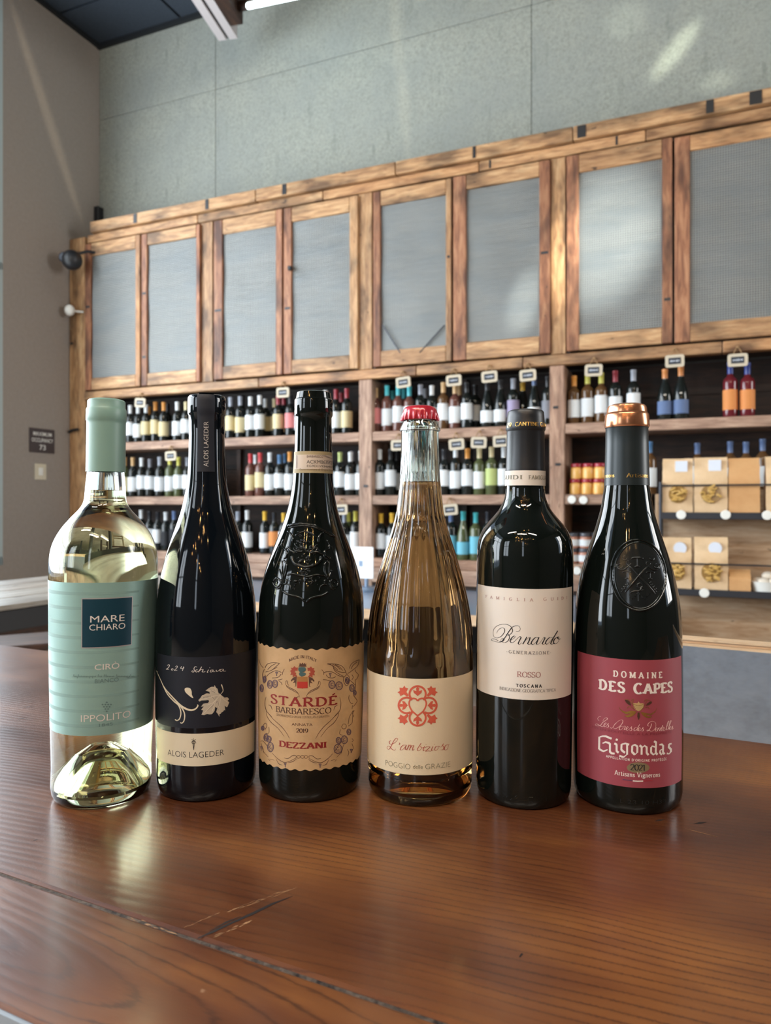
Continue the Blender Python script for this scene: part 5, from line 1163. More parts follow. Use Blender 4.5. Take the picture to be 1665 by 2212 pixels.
for c, rx, ry, g in med:
    b3.strokes('medal', [(ell(c[0], c[1], rx * .93, ry * .93, 0, 360, 16), 1.7), (ell(c[0], c[1], rx * .62, ry * .62, 0, 360, 14), .7), (ell(c[0], c[1], rx * .3, ry * .3, 20, 300, 8), 1.3)], PURP, L3, g, s3, e=.0003)
b3.polys('shield', [[(630, 668), (793, 668), (793, 767), (722, 772), (712, 778), (702, 772), (630, 770)]], P('crest_red', (190, 56, 44), .55), L3, oA, s3, e=.0003)
b3.polys('shield_top', [[(630, 590), (793, 590), (793, 668), (630, 668)]], P('crest_olive', (170, 118, 66), .55), L3, oA, s3, e=.0003)
b3.polys('crown', [[(650, 432), (668, 405), (638, 378), (665, 398), (672, 370), (692, 396), (712, 368), (730, 396), (752, 370), (758, 398), (790, 380), (762, 405), (775, 432)]], INK3, L3, oA, s3, e=.0003)
b3.polys('helmet', [[(650, 445), (700, 438), (755, 445), (768, 478), (752, 505), (722, 515), (700, 520), (740, 525), (770, 545), (745, 572), (700, 590), (665, 570), (655, 545), (672, 520), (648, 490)]], TEAL, L3, oA, s3, e=.0003)
mant = [(640, 445), (612, 450), (585, 425), (560, 455), (530, 450), (545, 480), (518, 500), (540, 530), (522, 560), (560, 560), (560, 600), (600, 575), (612, 620), (630, 580), (606, 560), (615, 530), (590, 520), (600, 490), (632, 500)]
b3.polys('mantling', [mant, [(2 * 714 - x, y + 4) for x, y in mant]], RED2, L3, oA, s3, e=.0003)
leg = [(600, 590), (560, 610), (530, 650), (540, 668), (565, 640), (590, 650), (560, 690), (600, 680), (605, 735), (580, 742), (612, 742), (618, 640), (622, 600)]
b3.polys('supporter', [leg, [(2 * 714 - x, y + 4) for x, y in leg]], INK3, L3, oA, s3, e=.0003)
bun = []
for cx_, cy_, og in ((310, 545, oA), (1142, 565, oA), (445, 885, oB), (985, 898, oB), (1468, 665, oB), (72, 625, oB)):
    for k, (dx, dy) in enumerate(((-14, -20), (0, -22), (14, -20), (-8, -6), (8, -6), (0, 8), (0, 22))):
        x, y = og[0] + (cx_ + dx) / s3, og[1] + (cy_ + dy * 1.2) / s3; bun.append([(x + 1.1 * math.cos(t), y + 1.1 * math.sin(t)) for t in [i * math.pi / 3 for i in range(6)]])
b3.polys('grapes', bun, PURP, L3, (0, 0), 1, e=.0003)
# strip stamp round the neck
M['stampb'] = P('khaki_stamp_edge', (176, 158, 120), .6); M['stamp'] = P('pale_pink_stamp_paper', (208, 190, 172), .6)
S3 = b3.strip('neck_stamp', b3.zc(1021.5, 677), b3.zc(974.5, 677), -1.75, 1.75, M['stampb'], e=.0002, n=40, nz=4)
b3.strip('stamp_panel', b3.zc(1013, 677), b3.zc(982, 677), -1.2, 1.7, M['stamp'], e=.0003, parent=S3, n=32, nz=3)
b3.text('BARBARESCO', 663, 697, 988.5, 5, INK3, S3, -.01, e=.0004); b3.text('ACKM0635920', 662.5, 716, 1001.8, 7.6, INK, S3, -.006, e=.0004); b3.text('EG9D1V934648 0,75 l', 663, 718, 1009.3, 4.6, INK, S3, e=.0004, bold=-.006)
b3.text('Denominazione di Origine Controllata', 648, 719, 1016.2, 4.2, INK3, S3, -.01, e=.0004)
b3.strokes('guilloche', [([(643 + k * 0, 984), (643, 1011)], .7)] + [(spline([(696 + 2 * k, 983.5), (703 + 2 * k, 987), (711 + k, 989.5), (719, 991.5 - .6 * k)], 4), .45) for k in range(4)] + [([(640.5, 983), (640.5, 1012)], 1.4)], P('stamp_grey_line', (150, 136, 128), .6), S3, (0, 0), 1, e=.0004)
# embossed crest
s8 = 8.763; o8 = (580, 1110); rr = random.Random(11); rel = []
def rl(pts, w_, k=5): rel.append((spline(pts, k), w_))
rl([(362, 232), (460, 205), (600, 190), (760, 205), (900, 240), (1030, 290), (1150, 360), (1265, 440)], 1.7); rl([(380, 268), (520, 235), (680, 228), (820, 245), (960, 290), (1090, 350), (1210, 430)], 1.2)
rl([(440, 790), (450, 860), (490, 930), (590, 985), (700, 1005), (810, 990), (920, 940), (985, 860), (985, 800)], 1.7); rl([(820, 715), (860, 640), (930, 650), (975, 720)], 1.0)
rl([(780, 745), (900, 720), (1010, 750), (1100, 790), (1180, 860)], 1.5); rl([(500, 740), (420, 690), (370, 640), (340, 660)], 1.3)
for sgn in (0, 1):
    def mx(pts): return [(p[0] if not sgn else 1400 - p[0], p[1] + (0 if not sgn else 10)) for p in pts]
    for p, w_ in (([(285, 870), (345, 960), (340, 1080), (300, 1200)], 1.2), ([(255, 880), (265, 1000), (260, 1120), (275, 1230)], 1.0), ([(300, 480), (255, 560), (270, 640), (340, 700), (345, 800), (290, 850)], 1.4), ([(210, 600), (160, 740), (110, 900), (100, 1010)], .8), ([(205, 1040), (230, 1120), (280, 1230)], 1.1),
                  ([(340, 1160), (470, 1140), (600, 1170), (700, 1185)], 1.2), ([(320, 1230), (350, 1290), (300, 1340)], 1.2), ([(265, 1460), (340, 1510), (420, 1540), (520, 1560), (620, 1600), (690, 1670)], 1.4), ([(130, 1390), (190, 1410), (245, 1350), (240, 1240)], 1.3), ([(240, 1370), (260, 1460)], 1.0), ([(280, 1320), (400, 1350), (440, 1450)], .9), ([(360, 330), (420, 380), (460, 460), (455, 540)], 1.3), ([(500, 420), (600, 360), (690, 330)], 1.1), ([(480, 560), (560, 640), (640, 660)], 1.0), ([(470, 640), (520, 700), (640, 720)], 1.1)):
        rl(mx(p), w_)
    rel.append((mx(ell(160, 1300, 68, 80, 0, 360, 14)), 1.2)); rel.append((mx([(160, 1300)]), 3.0))
for k in range(150):
    t = rr.uniform(0, 1); sgn = rr.choice((-1, 1)); cx_, cy_, wx, wy = rr.choice(((690, 440, 160, 120), (690, 560, 200, 90), (690, 680, 190, 70), (680, 860, 150, 70), (690, 1080, 90, 60), (600, 1230, 260, 70), (700, 1330, 230, 90), (830, 1230, 160, 60)))
    x = cx_ + rr.uniform(-wx, wx); y = cy_ + rr.uniform(-wy, wy); a = rr.uniform(0, 6.28); r_ = rr.uniform(9, 26)
    rel.append(([(x + r_ * math.cos(a + i * .8), y + r_ * math.sin(a + i * .8)) for i in range(rr.choice((2, 4, 5, 6)))], rr.uniform(.55, 1.15)))
b3.relief('embossed_crest', rel, M['darkglass'], None, o8, s8, -.1, fat=1.8)

# ------------------------------------------------------------------ 4 clear fluted bottle, red crown cap
b4 = Bot('clear fluted bottle of amber rosé wine with a red crown cap and cream label', [
 (906, 872, 932), (907.5, 866, 940), (912, 864.5, 942), (921, 860, 946), (925, 859, 947.3), (928, 859.2, 947), (932, 862.5, 944), (938, 863.2, 943.8), (970, 863, 945), (1000, 862, 946), (1025, 861, 947.3), (1040, 860.3, 948.3), (1060, 858.8, 949.5), (1080, 856, 951.5), (1100, 853.5, 954.5), (1130, 847.6, 962),
 (1160, 838.8, 971), (1190, 828.6, 980), (1220, 818.6, 987.8), (1250, 809.5, 995.6), (1290, 800.3, 1005.5), (1330, 794.8, 1014), (1370, 792.3, 1019), (1418, 791.7, 1021), (1424, 791.7, 1021), (1500, 791.8, 1021.5), (1600, 792, 1021.3), (1650, 793.3, 1020.5), (1690, 797, 1018)], 1740, .86).finish()
o4, i4 = shell(b4, 9, punt=.020, inner_t=.0030)
zf = b4.zc(1418); zn = b4.zc(1075)
def flute(r_, z, a):
    if z <= zf + .0003 or r_ < .012: return r_
    k = min(1.0, (zf + .002 - z) / -.004 if z < zf + .006 else 1.0); k = min(1, max(0, (z - zf) / .0025)); up = min(1, max(0, (zn + .05 - z) / .07)); 
    return r_ - .00075 * k * up * (.5 - .5 * math.cos(26 * a))
oz = []; last = None
for p in o4: oz.append(p)
extra = [(b4.R(zf + .0025), zf + .0025), (b4.R(zf + .0005), zf + .0005)]
oo = sorted([p for p in o4 if p[1] > .012 and p[0] > .012] + extra, key=lambda t: t[1]); o4 = [p for p in o4 if not (p[1] > .012 and p[0] > .012)] + oo
solid('glass', o4 + [(.0098, b4.ztop + .0004)] + [p for p in reversed(i4)], M['glass'], b4, 312, flute)
solid('wine', fill(b4, i4, b4.zc(1040, 904)), M['wine_rose'], b4)
M['crown'] = P('red_crown_cap', (176, 34, 50), .28, .1, Coat_Weight=.5)
zk0 = b4.zc(905, 903) ; zk1 = b4.zc(873, 903)
zk0 = EYE - TZ - (905 - CY) / F * (b4.Y - .012); zk1 = EYE - TZ - (873 - CY) / F * (b4.Y - .012)
def teeth(r_, z, a):
    k = max(0, min(1, (zk0 + (zk1 - zk0) * .55 - z) / ((zk1 - zk0) * .55))); return r_ + .0011 * k * (math.cos(21 * a)) 
rk0 = .01445
capf = [(rk0 - .0006, zk0 + .0006), (rk0 + .0002, zk0), (rk0 + .0002, zk0 + .0012), (rk0 - .0001, zk0 + (zk1 - zk0) * .3), (rk0 - .0006, zk0 + (zk1 - zk0) * .55), (rk0 - .0013, zk0 + (zk1 - zk0) * .75), (rk0 - .0026, zk0 + (zk1 - zk0) * .90), (rk0 - .005, zk1 - .0002), (0, zk1)]
obj('crown_cap', lathe_me('crown_cap', capf, M['crown'], 210, True, 50, teeth), b4.th, b4.M)
M['creamtex'] = P('embossed_cream_paper', (222, 204, 172), .62); bump(M['creamtex'], noise(M['creamtex'], coords(M['creamtex'], (1, 1, 1), False), 700, 2), .3, .0003)
L4 = b4.pxstrip('front_label', 1466.5, 1674.5, 792.6, 1020.4, M['creamtex'])
# back label: gold-cream rectangle on the far side
b4.strip('back_label', b4.zc(1660), b4.zc(1345), math.pi - .62, math.pi + .45, P('gold_back_label', (200, 158, 90), .5), e=.00012, n=30)
ORA = P('coral_print', (206, 92, 68), .55); s4 = 6.66; o44 = (780, 1440); em4 = []
wk = 28 / s4
em4 += [(ell(812, 398, 118, 118, -28, 208, 36), wk), (ell(812, 730, 118, 118, 152, 388, 36), wk), (ell(655, 555, 114, 122, 52, 308, 36), wk), (ell(975, 555, 114, 122, -128, 128, 36), wk)]
em4 = [([(x, y) for x, y in p], w_) for p, w_ in [
  (ell(812, 392, 116, 112, 150, 390, 30), wk), (ell(812, 735, 116, 112, -30, 210, 30), wk), (ell(652, 556, 112, 112, 60, 300, 30), wk), (ell(972, 556, 112, 112, -120, 120, 30), wk)]]
heart = [(812, 492), (790, 465), (752, 455), (712, 470), (690, 515), (697, 570), (730, 635), (775, 675), (812, 700), (850, 675), (895, 635), (928, 570), (935, 515), (912, 470), (875, 455), (835, 465), (812, 492)]
em4 += [(heart[:1] + spline(heart[1:-1], 4) + heart[-1:], 22 / s4)]
for x0, y0, x1, y1 in ((690, 430, 735, 475), (935, 430, 890, 475), (700, 690, 740, 640), (925, 690, 885, 640)): em4.append(([(x0, y0), (x1, y1)], 34 / s4))
b4.strokes('emblem', em4, ORA, L4, o44, s4)
def tulip(cx_, cy_, ang, L_, W_):
    base_ = [(0, -.1), (.18, .1), (.12, .42), (.5, .30), (.42, .62), (.22, .78), (0, 1), (-.22, .78), (-.42, .62), (-.5, .30), (-.12, .42), (-.18, .1)]
    ca, sa = math.cos(rad(ang)), math.sin(rad(ang)); return [(cx_ + (x * W_) * ca - (y * L_) * sa, cy_ + (x * W_) * sa + (y * L_) * ca) for x, y in base_]
def fan(cx_, cy_, ang, L_, W_):
    base_ = [(-.10, 0), (.10, 0), (.16, .35), (.52, .45), (.40, .66), (.46, .86), (.20, .80), (0, 1.02), (-.20, .80), (-.46, .86), (-.40, .66), (-.52, .45), (-.16, .35)]
    ca, sa = math.cos(rad(ang)), math.sin(rad(ang)); return [(cx_ + (x * W_) * ca - (y * L_) * sa, cy_ + (x * W_) * sa + (y * L_) * ca) for x, y in base_]
b4.polys('emblem_flowers', [tulip(812, 300, 0, 122, 130), tulip(812, 826, 180, 122, 130), tulip(555, 556, -90, 115, 130), tulip(1070, 556, 90, 115, 130),
   fan(672, 420, 135, 165, 150), fan(952, 420, -135, 165, 150), fan(672, 690, 45, 165, 150), fan(952, 690, -45, 165, 150)], ORA, L4, o44, s4)
la = [[(432, 1062), (406, 1078), (415, 1110), (450, 1112), (500, 1080), (527, 1045), (520, 1028), (495, 1035), (460, 1085), (430, 1150), (400, 1188), (374, 1172), (385, 1142), (415, 1148), (440, 1182), (480, 1202), (496, 1182)], [(545, 1093), (556, 1106), (544, 1124)],
 [(642, 1127), (602, 1130), (570, 1165), (564, 1195), (590, 1196), (630, 1155), (652, 1125)], [(652, 1125), (636, 1165), (635, 1192), (662, 1178)], [(690, 1122), (672, 1160), (655, 1200)], [(660, 1185), (695, 1135), (718, 1130), (705, 1165), (690, 1200)], [(697, 1185), (735, 1138), (757, 1135), (742, 1170), (740, 1202), (768, 1183)],
 [(862, 1100), (835, 1140), (808, 1185), (815, 1208), (848, 1198), (866, 1165), (855, 1145), (868, 1165), (902, 1160)], [(912, 1145), (893, 1185), (893, 1210), (918, 1192)], [(930, 1114), (934, 1119)], [(920, 1165), (948, 1150), (988, 1154), (958, 1185), (925, 1216), (962, 1210), (1002, 1214)], [(1032, 1145), (1013, 1185), (1012, 1208), (1038, 1192)], [(1052, 1112), (1056, 1118)],
 [(1108, 1140), (1072, 1150), (1055, 1190), (1070, 1206), (1100, 1182), (1112, 1145), (1128, 1155)], [(1140, 1160), (1165, 1130), (1182, 1108), (1170, 1132), (1187, 1165), (1170, 1195), (1140, 1196)], [(1242, 1118), (1207, 1138), (1195, 1185), (1215, 1200), (1245, 1168), (1252, 1125), (1266, 1118)]]
b4.strokes('script_name', [(spline(p, 5), press(1.6, .75)) for p in la], P('dull_red_script', (176, 80, 66), .55), L4, o44, s4)
OLV = P('olive_print', (88, 84, 60), .55)
b4.text('POGGIO', 833.5, 886, 1658.5, 11.5, OLV, L4, -.022, xc=860); b4.text('delle', 892, 913, 1660.5, 8.5, OLV, L4, -.01); b4.text('GRAZIE', 918.5, 972, 1660, 11.5, OLV, L4, -.022, xc=945)
b4.relief('base_knurl', [([(906 + 100 * math.sin(t), 1712 + 26 * math.cos(t)), (906 + 101.5 * math.sin(t), 1715 + 26 * math.cos(t))], .9) for t in [(-58 + 4.5 * k) * math.pi / 180 for k in range(27)]], M['glass'], sink=.2)

# ------------------------------------------------------------------ 5 dark bottle, white label
b5 = Bot('dark high-shouldered bottle with a black capsule and plain off-white label', [
 (885, 1099, 1172), (887.5, 1097, 1174), (898, 1096, 1175), (914, 1094.5, 1176.5), (918, 1093, 1178), (926, 1093.3, 1177.6), (929, 1094.6, 1175.6), (934, 1095, 1175), (975, 1093.5, 1175), (1013, 1092, 1175.3), (1016, 1091, 1176), (1048, 1090.7, 1176), (1050.5, 1091.3, 1175.4), (1062, 1090.6, 1176), (1075, 1088.5, 1178), (1090, 1082.8, 1183.4), (1105, 1073.6, 1192),
 (1120, 1060, 1204), (1135, 1046, 1215.6), (1150, 1036, 1225), (1165, 1030, 1231), (1185, 1027.2, 1234.6), (1210, 1026.4, 1235.6), (1250, 1026.2, 1235.8), (1400, 1025.6, 1235), (1600, 1025.6, 1233.5), (1690, 1025.2, 1232)], 1747, .86).finish()
opaque(b5, M['darkglass'])
M['capblk'] = P('black_capsule_foil', (30, 31, 34), .38, .1)
zc5 = b5.zc(1017, 1134); cp = [p for p in b5.full if p[1] > zc5]
CAP5 = flush(b5, [(b5.R(zc5) + .0001, zc5)] + [(r_ + .0003, z) for r_, z in cp] + [(cp[-1][0] - .002, cp[-1][1] + .0008), (0, cp[-1][1] + .0009)], M['capblk'])
b5.relief('capsule_seam', [(spline([(1112, 884), (1111, 898), (1108, 915), (1108, 932), (1107.5, 975), (1107, 1015)], 4), .55)], M['capblk'], CAP5, sink=-.2)
M['offw'] = P('off_white_paper', (226, 216, 204), .62)
B5 = b5.strip('neck_band', b5.zc(1048.5, 1134), b5.zc(1016, 1134), -1.9, 1.9, M['offw'], e=.0005, n=40, nz=3)
b5.text('GUIDI', 1091.5, 1128, 1035, 8.4, OLV, B5, kind='pen', thick=.13, thin=.06, track=.14, e=.0007); b5.text('FAMIGLIA', 1141, 1176.5, 1035.5, 8.4, OLV, B5, kind='pen', thick=.13, thin=.06, track=.14, e=.0007, xc=1158)
b5.text('CANTINE GUIDI', 1113, 1178, 920, 8.6, GOLD, CAP5, kind='pen', thick=.17, thin=.07, track=.06, e=.0007, xc=1140); b5.text('29', 1096.5, 1105.5, 922.5, 8.6, GOLD, CAP5, kind='pen', thick=.17, thin=.07, e=.0007)
L5 = b5.pxstrip('front_label', 1272, 1511.5, 1031, 1234, M['offw'])
ROSE = P('old_rose_print', (150, 84, 80), .6); GRYI = P('grey_print', (110, 102, 96), .6)
b5.text('FAMIGLIA', 1049, 1152, 1297, 6.3, P('pale_rose_print', (178, 140, 130), .6), L5, kind='pen', thick=.16, thin=.08, track=1.15, xc=1100); b5.text('GUIDI', 1173, 1224, 1297, 6.3, P('pale_rose_print_b', (178, 140, 130), .6), L5, kind='pen', thick=.16, thin=.08, track=1.0, xc=1190)
b5.text('-GENERAZIONE-', 1094, 1189.5, 1413.5, 6.6, GRYI, L5, kind='pen', thick=.15, thin=.07, track=.3)
b5.text('ROSSO', 1116, 1167.5, 1463.2, 11.5, ROSE, L5, kind='pen', thick=.12, thin=.045, track=.03); b5.text('TOSCANA', 1114, 1170, 1485.2, 6.8, INK, L5, kind='pen', thick=.24, thin=.08, track=.42)
b5.text('INDICAZIONE GEOGRAFICA TIPICA', 1079, 1200, 1495.5, 6.6, GRYI, L5, kind='pen', thick=.12, thin=.06, serif=.2, track=.0)
o5 = (1020, 1330); s5 = 7.568; thn = press(1.5, .7)
be = [([(400, 287), (420, 240), (465, 203), (515, 203), (530, 250), (490, 320), (425, 360), (365, 350), (342, 290), (358, 212), (420, 158), (510, 138), (590, 150), (642, 192), (658, 245), (635, 290), (585, 322), (560, 305), (585, 298), (605, 330), (603, 375), (565, 425), (510, 437), (468, 405), (490, 368), (522, 385), (500, 418), (440, 432), (372, 418), (318, 400), (328, 378), (380, 384), (430, 412)], thn),
 ([(712, 255), (762, 248), (782, 210), (755, 168), (695, 166), (640, 200), (590, 270), (545, 345), (495, 408), (440, 430)], press(.9, .8) if False else thn), ([(640, 200), (590, 270), (540, 350), (495, 405)], 1.9)]
lc_ = [[(622, 402), (672, 375), (702, 345), (682, 330), (642, 365), (620, 412), (642, 438), (682, 425), (725, 378)], [(725, 378), (775, 338)], [(800, 352), (770, 408), (752, 452), (775, 466), (808, 438)], [(775, 338), (800, 352)], [(892, 345), (855, 410), (825, 465)], [(835, 450), (880, 390), (930, 352)], [(945, 352), (925, 415), (905, 452), (930, 468), (972, 438)],
 [(1078, 360), (1030, 356), (985, 400), (962, 450), (990, 470)], [(990, 470), (1040, 428), (1080, 368)], [(1088, 352), (1060, 418), (1048, 458), (1072, 468), (1110, 432)], [(1110, 432), (1165, 352)], [(1188, 358), (1160, 418), (1142, 455), (1168, 465), (1200, 440)], [(1165, 350), (1190, 360)], [(1316, 364), (1264, 354), (1214, 400), (1194, 448), (1215, 467)], [(1215, 467), (1258, 432), (1292, 392), (1322, 352)], [(1392, 245), (1335, 340), (1292, 420), (1280, 455), (1300, 466), (1330, 445)],
 [(1398, 352), (1350, 370), (1324, 420), (1334, 460)], [(1334, 460), (1375, 452), (1410, 402), (1414, 352), (1395, 346), (1396, 372), (1420, 385), (1442, 372)]]
b5.strokes('script_name', [(spline(p, 6), w_) for p, w_ in be] + [(spline(p, 5), press(2.5, .7)) for p in lc_], INK, L5, o5, s5)
b5.relief('base_marks', [([(x, y), (x + 3, y - 3)], .8) for x, y in ((1072, 1716), (1078, 1720), (1086, 1722), (1094, 1722), (1102, 1728), (1112, 1722))] + [([(1142, 1722), (1142, 1732), (1150, 1732), (1150, 1722), (1143, 1722)], .8), ([(1180, 1722), (1180, 1730), (1184, 1730)], .8)], M['darkglass'], sink=0)

# ------------------------------------------------------------------ 6 dark bottle, wine-red label
b6 = Bot('dark bottle with a copper-topped capsule, moulded oval seal and wine-red label, rightmost', [
 (872.5, 1321, 1395), (874, 1318, 1398), (879, 1316, 1400), (888, 1315.5, 1401), (890.5, 1313, 1403), (893, 1311, 1404.4), (917, 1309.6, 1405), (920.5, 1310.5, 1404), (923, 1311.4, 1402.6), (960, 1310.2, 1402.4), (1000, 1307.8, 1402), (1046, 1304.8, 1401.8), (1049, 1304.6, 1401.8), (1060, 1302.6, 1404), (1080, 1299.6, 1407), (1100, 1296, 1411),
 (1130, 1287.4, 1419.3), (1160, 1276.3, 1428), (1190, 1264.6, 1437), (1220, 1254.8, 1446), (1250, 1247, 1454), (1290, 1240.6, 1463), (1340, 1237.4, 1469.4), (1400, 1235, 1472), (1450, 1234, 1472.6), (1600, 1233.6, 1473.2), (1690, 1235.4, 1472)], 1757, .86).finish()
opaque(b6, M['darkglass'])
M['capgrn'] = P('dark_green_black_capsule', (34, 42, 44), .36, .15); M['copper'] = P('copper_foil', (206, 142, 104), .22, .85)
zc6 = b6.zc(1048, 1353); zg6 = EYE - TZ - (921.5 - CY) / F * (b6.Y - .010); cp = [p for p in b6.full if zc6 < p[1] < zg6]; ct_ = [p for p in b6.full if p[1] >= zg6]
CAP6 = flush(b6, [(b6.R(zc6) + .0001, zc6)] + [(r_ + .0003, z) for r_, z in cp] + [(b6.R(zg6) + .0003, zg6)], M['capgrn'])
flush(b6, [(b6.R(zg6) - .0002, zg6)] + [(b6.R(zg6) + .0005, zg6)] + [(r_ + .0005, z) for r_, z in ct_] + [(ct_[-1][0] - .002, ct_[-1][1] + .0009), (0, ct_[-1][1] + .001)], M['copper'], 'capsule_top')
b6.text('Vignerons', 1287 + 12, 1327.5, 1031, 8.4, GOLD, CAP6, kind='pen', thick=.15, thin=.06, e=.0006, serif=.2, xc=1318); b6.text('Artisans', 1352, 1398, 1031, 9, GOLD, CAP6, kind='pen', thick=.15, thin=.06, e=.0006, serif=.22, track=.05)
M['wine_p'] = P('wine_red_label_paper', (146, 62, 72), .55)
L6 = b6.pxstrip('front_label', 1424.5, 1700, 1246.5, 1472, M['wine_p'])
W = P('white_print', (226, 214, 204), .5); s6 = 6.9125; o6 = (1240, 1400)
b6.text('DOMAINE', 1324, 1430, 1465, 13, W, L6, kind='pen', thick=.23, thin=.12, serif=.34, track=.55, ang=5); b6.text('DES', 1293, 1350.5, 1493, 21.5, W, L6, kind='pen', thick=.25, thin=.14, serif=.34, track=.22, ang=5, xc=1322); b6.text('CAPES', 1367.5, 1452.5, 1498, 21.5, W, L6, kind='pen', thick=.26, thin=.14, serif=.36, track=.14, ang=5, xc=1410)
b6.text("APPELLATION D'ORIGINE PROTÉGÉE", 1309, 1439, 1644.5, 5.2, W, L6, kind='pen', thick=.20, thin=.11, serif=.2, track=.28)
b6.text('Artisans Vignerons', 1327, 1425, 1678.5, 10, W, L6, kind='pen', thick=.15, thin=.07, serif=.22, track=.09)
b6.polys('vintage_oval', [ell(1378, 1658, 24.5, 11.5, 0, 360, 32)], P('dull_gold_oval', (136, 118, 88), .45, .2), L6, (0, 0), 1, e=.0002); b6.text('2021', 1361, 1392.5, 1664, 12.5, INK, L6, kind='pen', thick=.15, thin=.06, serif=.22, e=.0003)
b6.strokes('tricolour', [([(1366.5, 1686.5), (1377, 1687.3), (1388.5, 1687)], 2.4)], W, L6, (0, 0), 1); b6.strokes('tricolour', [([(1345, 1683.4), (1355, 1684.8), (1365.5, 1686)], 1.3)], P('navy_print', (70, 60, 92), .5), L6, (0, 0), 1); b6.strokes('tricolour', [([(1389.5, 1686.8), (1399, 1686.4), (1409, 1685.5)], 1.3)], P('crimson_print', (170, 40, 50), .5), L6, (0, 0), 1)
b6.text('MIS EN BOUTEILLE A LA PROPRIETE', 1279, 1450, 1587, 5.2, P('wine_red_tone_print', (122, 44, 56), .35), L6, -.01)
ld = [[(375, 1085), (353, 1055), (370, 1026), (402, 1022)], [(430, 1090), (450, 1052), (483, 1038), (497, 1058), (462, 1085), (428, 1110), (395, 1150), (350, 1160), (318, 1146), (338, 1130), (385, 1155), (425, 1172), (452, 1150)], [(440, 1158), (475, 1132), (480, 1116), (462, 1120), (445, 1150), (455, 1173), (482, 1165)], [(480, 1166), (512, 1120), (506, 1140), (518, 1165), (502, 1181), (482, 1176)],
 [(540, 1185), (562, 1195), (600, 1150), (655, 1092), (708, 1070), (728, 1092), (704, 1140), (645, 1190), (600, 1200), (590, 1165), (612, 1128), (640, 1108)], [(722, 1170), (697, 1165), (675, 1195), (685, 1221), (715, 1207)], [(715, 1207), (745, 1165), (763, 1174), (746, 1215), (768, 1215)], [(780, 1207), (806, 1187), (800, 1170), (782, 1185), (775, 1215), (795, 1226), (822, 1210)], [(822, 1210), (858, 1170), (850, 1190), (862, 1215), (846, 1231), (826, 1226)],
 [(936, 1185), (905, 1190), (890, 1220), (905, 1233), (932, 1210)], [(977, 1138), (952, 1180), (936, 1225), (957, 1228)], [(957, 1217), (986, 1201), (980, 1186), (962, 1195), (955, 1225), (975, 1233), (1002, 1216)], [(1002, 1216), (1027, 1180), (1022, 1200), (1034, 1221), (1016, 1238), (1000, 1231)],
 [(1155, 1125), (1142, 1170), (1120, 1215), (1090, 1238), (1084, 1226), (1110, 1222), (1150, 1241), (1192, 1215), (1216, 1160), (1206, 1110), (1160, 1092), (1112, 1115), (1095, 1155), (1117, 1165)], [(1207, 1222), (1236, 1202), (1230, 1186), (1212, 1200), (1206, 1230), (1226, 1239), (1246, 1222)], [(1256, 1190), (1238, 1235)], [(1242, 1222), (1270, 1190), (1284, 1197), (1270, 1230), (1288, 1230)], [(1320, 1148), (1295, 1212), (1302, 1231), (1322, 1215)], [(1297, 1182), (1330, 1172)],
 [(1322, 1215), (1346, 1196), (1340, 1181), (1324, 1195), (1322, 1222), (1342, 1229), (1360, 1212)], [(1360, 1212), (1400, 1132), (1412, 1090), (1396, 1100), (1372, 1190), (1377, 1220), (1395, 1207)], [(1395, 1207), (1432, 1125), (1446, 1083), (1430, 1094), (1408, 1180), (1410, 1212), (1426, 1200)], [(1422, 1200), (1441, 1180), (1436, 1166), (1420, 1180), (1418, 1207), (1434, 1213), (1448, 1200)], [(1448, 1200), (1466, 1160), (1462, 1180), (1470, 1197), (1458, 1211), (1446, 1206)]]
b6.strokes('script_line', [(spline(p, 5), press(1.35, .6)) for p in ld], P('pale_pink_script', (226, 184, 176), .5), L6, o6, s6)
bl = [[(378, 1322), (374, 1508)], [(374, 1505), (440, 1540), (500, 1515)], [(385, 1325), (430, 1314), (475, 1316), (560, 1352)], [(425, 1420), (470, 1402), (520, 1415), (540, 1440)], [(535, 1425), (535, 1545)], [(530, 1540), (560, 1570), (605, 1575)], [(622, 1360), (650, 1372)], [(600, 1420), (638, 1442)], [(634, 1436), (634, 1540)], [(630, 1535), (665, 1560)], [(708, 1432), (704, 1520)], [(704, 1515), (735, 1545), (760, 1560)], [(708, 1435), (765, 1422), (820, 1440)], [(790, 1436), (790, 1590)], [(790, 1585), (740, 1625), (675, 1605)],
 [(866, 1455), (862, 1552)], [(862, 1548), (905, 1590)], [(866, 1455), (905, 1442), (945, 1470)], [(942, 1465), (940, 1560)], [(940, 1556), (905, 1590)], [(975, 1450), (1010, 1478)], [(1006, 1470), (1004, 1590)], [(1008, 1486), (1050, 1455), (1085, 1485)], [(1080, 1480), (1080, 1570)], [(1080, 1566), (1108, 1594)], [(1190, 1388), (1225, 1412)], [(1218, 1405), (1214, 1565)], [(1214, 1560), (1240, 1590)], [(1214, 1475), (1160, 1462), (1146, 1490)], [(1146, 1480), (1144, 1562)], [(1144, 1558), (1180, 1588), (1212, 1570)],
 [(1268, 1442), (1305, 1435), (1328, 1465)], [(1324, 1460), (1320, 1560)], [(1320, 1556), (1345, 1582)], [(1320, 1505), (1280, 1525), (1276, 1560)], [(1276, 1555), (1298, 1588), (1320, 1566)], [(1450, 1425), (1412, 1432)], [(1414, 1430), (1405, 1478)], [(1402, 1472), (1445, 1515)], [(1442, 1508), (1438, 1552)], [(1440, 1548), (1410, 1578), (1378, 1570)]]
b6.strokes('blackletter_name', [(p, nib(4.9, 1.6, 38)) for p in bl], W, L6, o6, s6)
GO2 = P('gold_leaf_print', (196, 152, 84), .25, .8); GO3 = P('pale_gold_print', (216, 184, 128), .35, .5); DKO = P('dark_bronze_print', (88, 60, 46), .4, .4)
